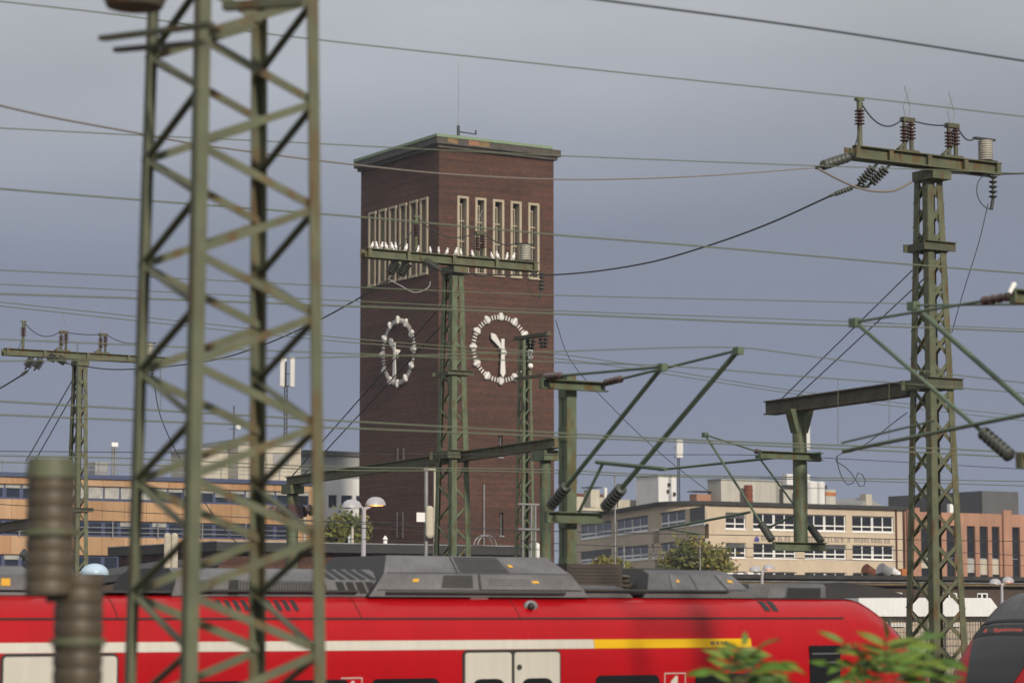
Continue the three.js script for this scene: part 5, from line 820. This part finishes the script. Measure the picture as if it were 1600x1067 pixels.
  const G = unit('roof_wall', 1140, 1266, y0, 3.94, 0.85, [[0.85, 3.9], [0.8, 3.94], [-0.8, 3.94], [-0.85, 3.9]], 0.1, 0.0, M.roofGrey2); part(G.u, 'dark_panel', G.face(0, 0.5, 0.93, 0.05, 0.9, 0.006), M.black); part(G.u, 'round_cover', G.face(0, 0.26, 0.47, 0.05, 0.95, 0.01), M.roofGrey);
}
// second train: nose towards us at the right edge
{
  const L = 33, zc = -L - 1.42, x0 = sight(1556, 1000, L + 1.42).x + 1.5, tr = makeTrain('dark-fronted red train nosing in at the right edge of the picture', x0, zc, -1, x0 + 30), { o, patch } = tr;
  part(o, 'roof_cap', patch((q) => tZ(1.3), (q) => tZ(-1.3), -3.5, 0.84, (f, q) => 0.012 + 0.17 * Math.pow(Math.sin(Math.PI * f), 0.8) * Math.min(1, Math.max(0, (0.84 - q) / 0.7)), 30, 24), M.roofGrey2);
  part(o, 'brow_seal', patch((q) => tZ(1.3), (q) => tZ(-1.3), 0.845, 0.9, 0.02, 30, 3), M.black);
  part(o, 'windscreen', patch((q) => tZ(1.25 - 0.6 * (q - 0.9) / 1.1), (q) => tZ(-1.2 + 0.55 * Math.min(1, (q - 0.9) / 0.8)), 0.905, 1.98, 0.01, 30, 20), M.trainGlass);
  part(o, 'display_band', patch((q) => tZ(1.05), (q) => tZ(-1.05), 0.97, 1.14, 0.016, 24, 5), M.black);
  // destination display
  const cv = document.createElement('canvas'); cv.width = 512; cv.height = 64; const c = cv.getContext('2d'); c.fillStyle = '#050505'; c.fillRect(0, 0, 512, 64); c.fillStyle = '#ff4a22'; c.font = 'bold 48px sans-serif'; c.fillText('8', 14, 48); c.fillText('Typisierun', 92, 48); c.fillStyle = 'rgba(0,0,0,0.55)'; for (let i = 0; i < 512; i += 5) c.fillRect(i, 0, 2, 64); for (let i = 0; i < 64; i += 5) c.fillRect(0, i, 512, 2);
  const ct = new THREE.CanvasTexture(cv); ct.colorSpace = THREE.SRGBColorSpace; const em = mat(0.02, 0.02, 0.02, { rough: 0.5 }); em.emissive.setRGB(1, 1, 1); em.emissiveMap = ct; em.emissiveIntensity = 1.3;
  const pts = [], uv = [], N = 16, q0 = 1.0, q1 = 1.105; const row = (q, f) => tr.surf(tZ(-0.86 + 1.72 * f), q, 0.022); for (let i = 0; i < N; i++) { const a = i / N, b = (i + 1) / N, A = row(q1, a), B = row(q1, b), Cq = row(q0, b), D = row(q0, a); for (const [p, u, v] of [[A, a, 0], [B, b, 0], [Cq, b, 1], [A, a, 0], [Cq, b, 1], [D, a, 1]]) { pts.push(...p.toArray()); uv.push(u, v); } }
  const g = new THREE.BufferGeometry(); g.setAttribute('position', new THREE.Float32BufferAttribute(pts, 3)); g.setAttribute('uv', new THREE.Float32BufferAttribute(uv, 2)); g.computeVertexNormals(); part(o, 'destination_display', g, em, true);
  part(o, 'side_window', new THREE.ExtrudeGeometry(roundRect(x0 + 1, x0 + 2, 1.6, 2.9, 0.08), { depth: 0.014, bevelEnabled: false }).translate(0, 0, zc + 1.415), M.trainGlass);
  part(o, 'white_stripe', patch(tY(3.085), tY(3.2), -30, -4, 0.004, 3), M.trainWhite);
}

// ---------- near ribbed insulator column at the lower left ----------
{
  const L = 12, c2 = sight(121, 1000, L), c1 = sight(78, 820, L), o = thing('insulator_column', 'near stepped pair of brown ribbed insulator stacks at the lower left', 'insulator', V(c2.x, 0, c2.z)), yB = sight(121, 1120, L).y, yM = sight(121, 896, L).y, yN = sight(78, 932, L).y, yT = sight(78, 716, L).y;
  part(o, 'post', rod(V(c2.x, 0, c2.z), V(c2.x, yB, c2.z), 0.07, 12), M.greenDark);
  part(o, 'insulator_stack', insul(V(c2.x, yB, c2.z), V(c2.x, yM, c2.z), 0.124, 9, 0.955, 0.7), M.insulBrown); part(o, 'insulator_stack', insul(V(c1.x, yN, c1.z), V(c1.x, yT - 0.1, c1.z), 0.122, 8, 0.955, 0.7), M.insulBrown);
  part(o, 'cap', new THREE.CylinderGeometry(0.115, 0.13, 0.1, 20).translate(c1.x, yT - 0.05, c1.z), M.green); part(o, 'flange', [new THREE.CylinderGeometry(0.145, 0.145, 0.03, 20).translate(c1.x, sight(78, 832, L).y, c1.z), new THREE.CylinderGeometry(0.14, 0.14, 0.03, 20).translate(c2.x, sight(121, 1002, L).y, c2.z)], M.green);
  part(o, 'bracket', bar(V(c1.x, yN - 0.015, c1.z), V(c2.x, yN - 0.015, c2.z), 0.1, 0.03), M.greenDark);
}

// ---------- leafy shoots close to the camera ----------
function shoots(label, base, L, fronds, seed) {
  const r = rng(seed), B = sight(base[0], base[1], L), o = thing('leafy_shoot', label, 'shrub', V(B.x, 0, B.z), 'young shoots in the foreground');
  part(o, 'stem', tubeGeo([V(B.x, 0, B.z), V(B.x + 0.03, B.y * 0.5, B.z + 0.02), B], 0.012, 20, 6), M.stem);
  const blade = (w) => { const pos = [], n = 6, pt = (i, s) => { const t = i / n, ww = w * Math.pow(Math.sin(Math.PI * Math.min(1, 0.06 + t * 0.94)), 0.75) * (1 - 0.35 * t) * s; return V(t, -0.22 * t * t + 0.06 * Math.abs(s), ww); }; for (let i = 0; i < n; i++) for (const s of [-1, 1]) { const a = pt(i, 0), b = pt(i + 1, 0), c = pt(i + 1, s), d = pt(i, s); pos.push(...a.toArray(), ...b.toArray(), ...c.toArray(), ...a.toArray(), ...c.toArray(), ...d.toArray()); } const g = new THREE.BufferGeometry(); g.setAttribute('position', new THREE.Float32BufferAttribute(pos, 3)); g.computeVertexNormals(); g.setAttribute('uv', new THREE.Float32BufferAttribute(new Float32Array(pos.length / 3 * 2), 2)); return g; };
  for (const [tx, ty, dl] of fronds) {
    const tip = sight(tx, ty, L + dl), mid = B.clone().lerp(tip, 0.55).add(V(0, 0.05 + 0.03 * r(), 0)), cv = new THREE.CatmullRomCurve3([B, mid, tip]); part(o, 'leaf_stalk', new THREE.TubeGeometry(cv, 12, 0.0035, 5), M.stem);
    const len = cv.getLength(), n = Math.max(3, Math.round(len / 0.075));
    for (let i = 1; i <= n; i++) for (const s of i === n ? [0] : [-1, 1]) {
      const t = 0.22 + 0.78 * i / n, p = cv.getPointAt(t), tg = cv.getTangentAt(t), side = tg.clone().cross(V(0, 1, 0)).normalize(), dirv = tg.clone().multiplyScalar(0.45 + (s === 0 ? 1 : 0)).addScaledVector(side, s * (0.9 + 0.2 * r())).add(V(0, (r() - 0.55) * 0.5, 0)).normalize();
      const z = dirv.clone().cross(V(0, 1, 0)).normalize(), y = z.clone().cross(dirv).applyAxisAngle(dirv, (dirv.dot(rgt) > 0 ? 1 : -1) * (0.5 + r() * 0.7)), z2 = dirv.clone().cross(y), k = 0.15 + 0.06 * r(), m = new THREE.Matrix4().makeBasis(dirv.multiplyScalar(k), y.multiplyScalar(k), z2.multiplyScalar(k)).setPosition(p);
      part(o, 'leaflet', blade(0.15).applyMatrix4(m), [M.leaflet, M.leafletDark, M.leafletYellow, M.leaflet][Math.floor(r() * 4)], true);
    }
  }
}
shoots('green leafy shoot in front of the yellow train stripe', [1150, 1078], 13, [[1135, 1022, 0.2], [1185, 1015, -0.2], [1225, 1040, 0], [1212, 1068, 0.2], [1108, 1052, -0.1], [1160, 1008, 0.1]], 501);
shoots('larger green leafy shoot in front of the train nose', [1385, 1080], 12.5, [[1318, 1005, 0.1], [1385, 998, -0.1], [1440, 996, 0.2], [1482, 1035, 0], [1302, 1040, 0.2], [1350, 1030, 0], [1475, 1060, 0.1], [1425, 1030, 0.1], [1320, 1066, 0]], 502);

scene.traverse((q) => { if (q.isMesh) { q.castShadow = true; q.receiveShadow = true; } });
renderer.render(scene, camera);
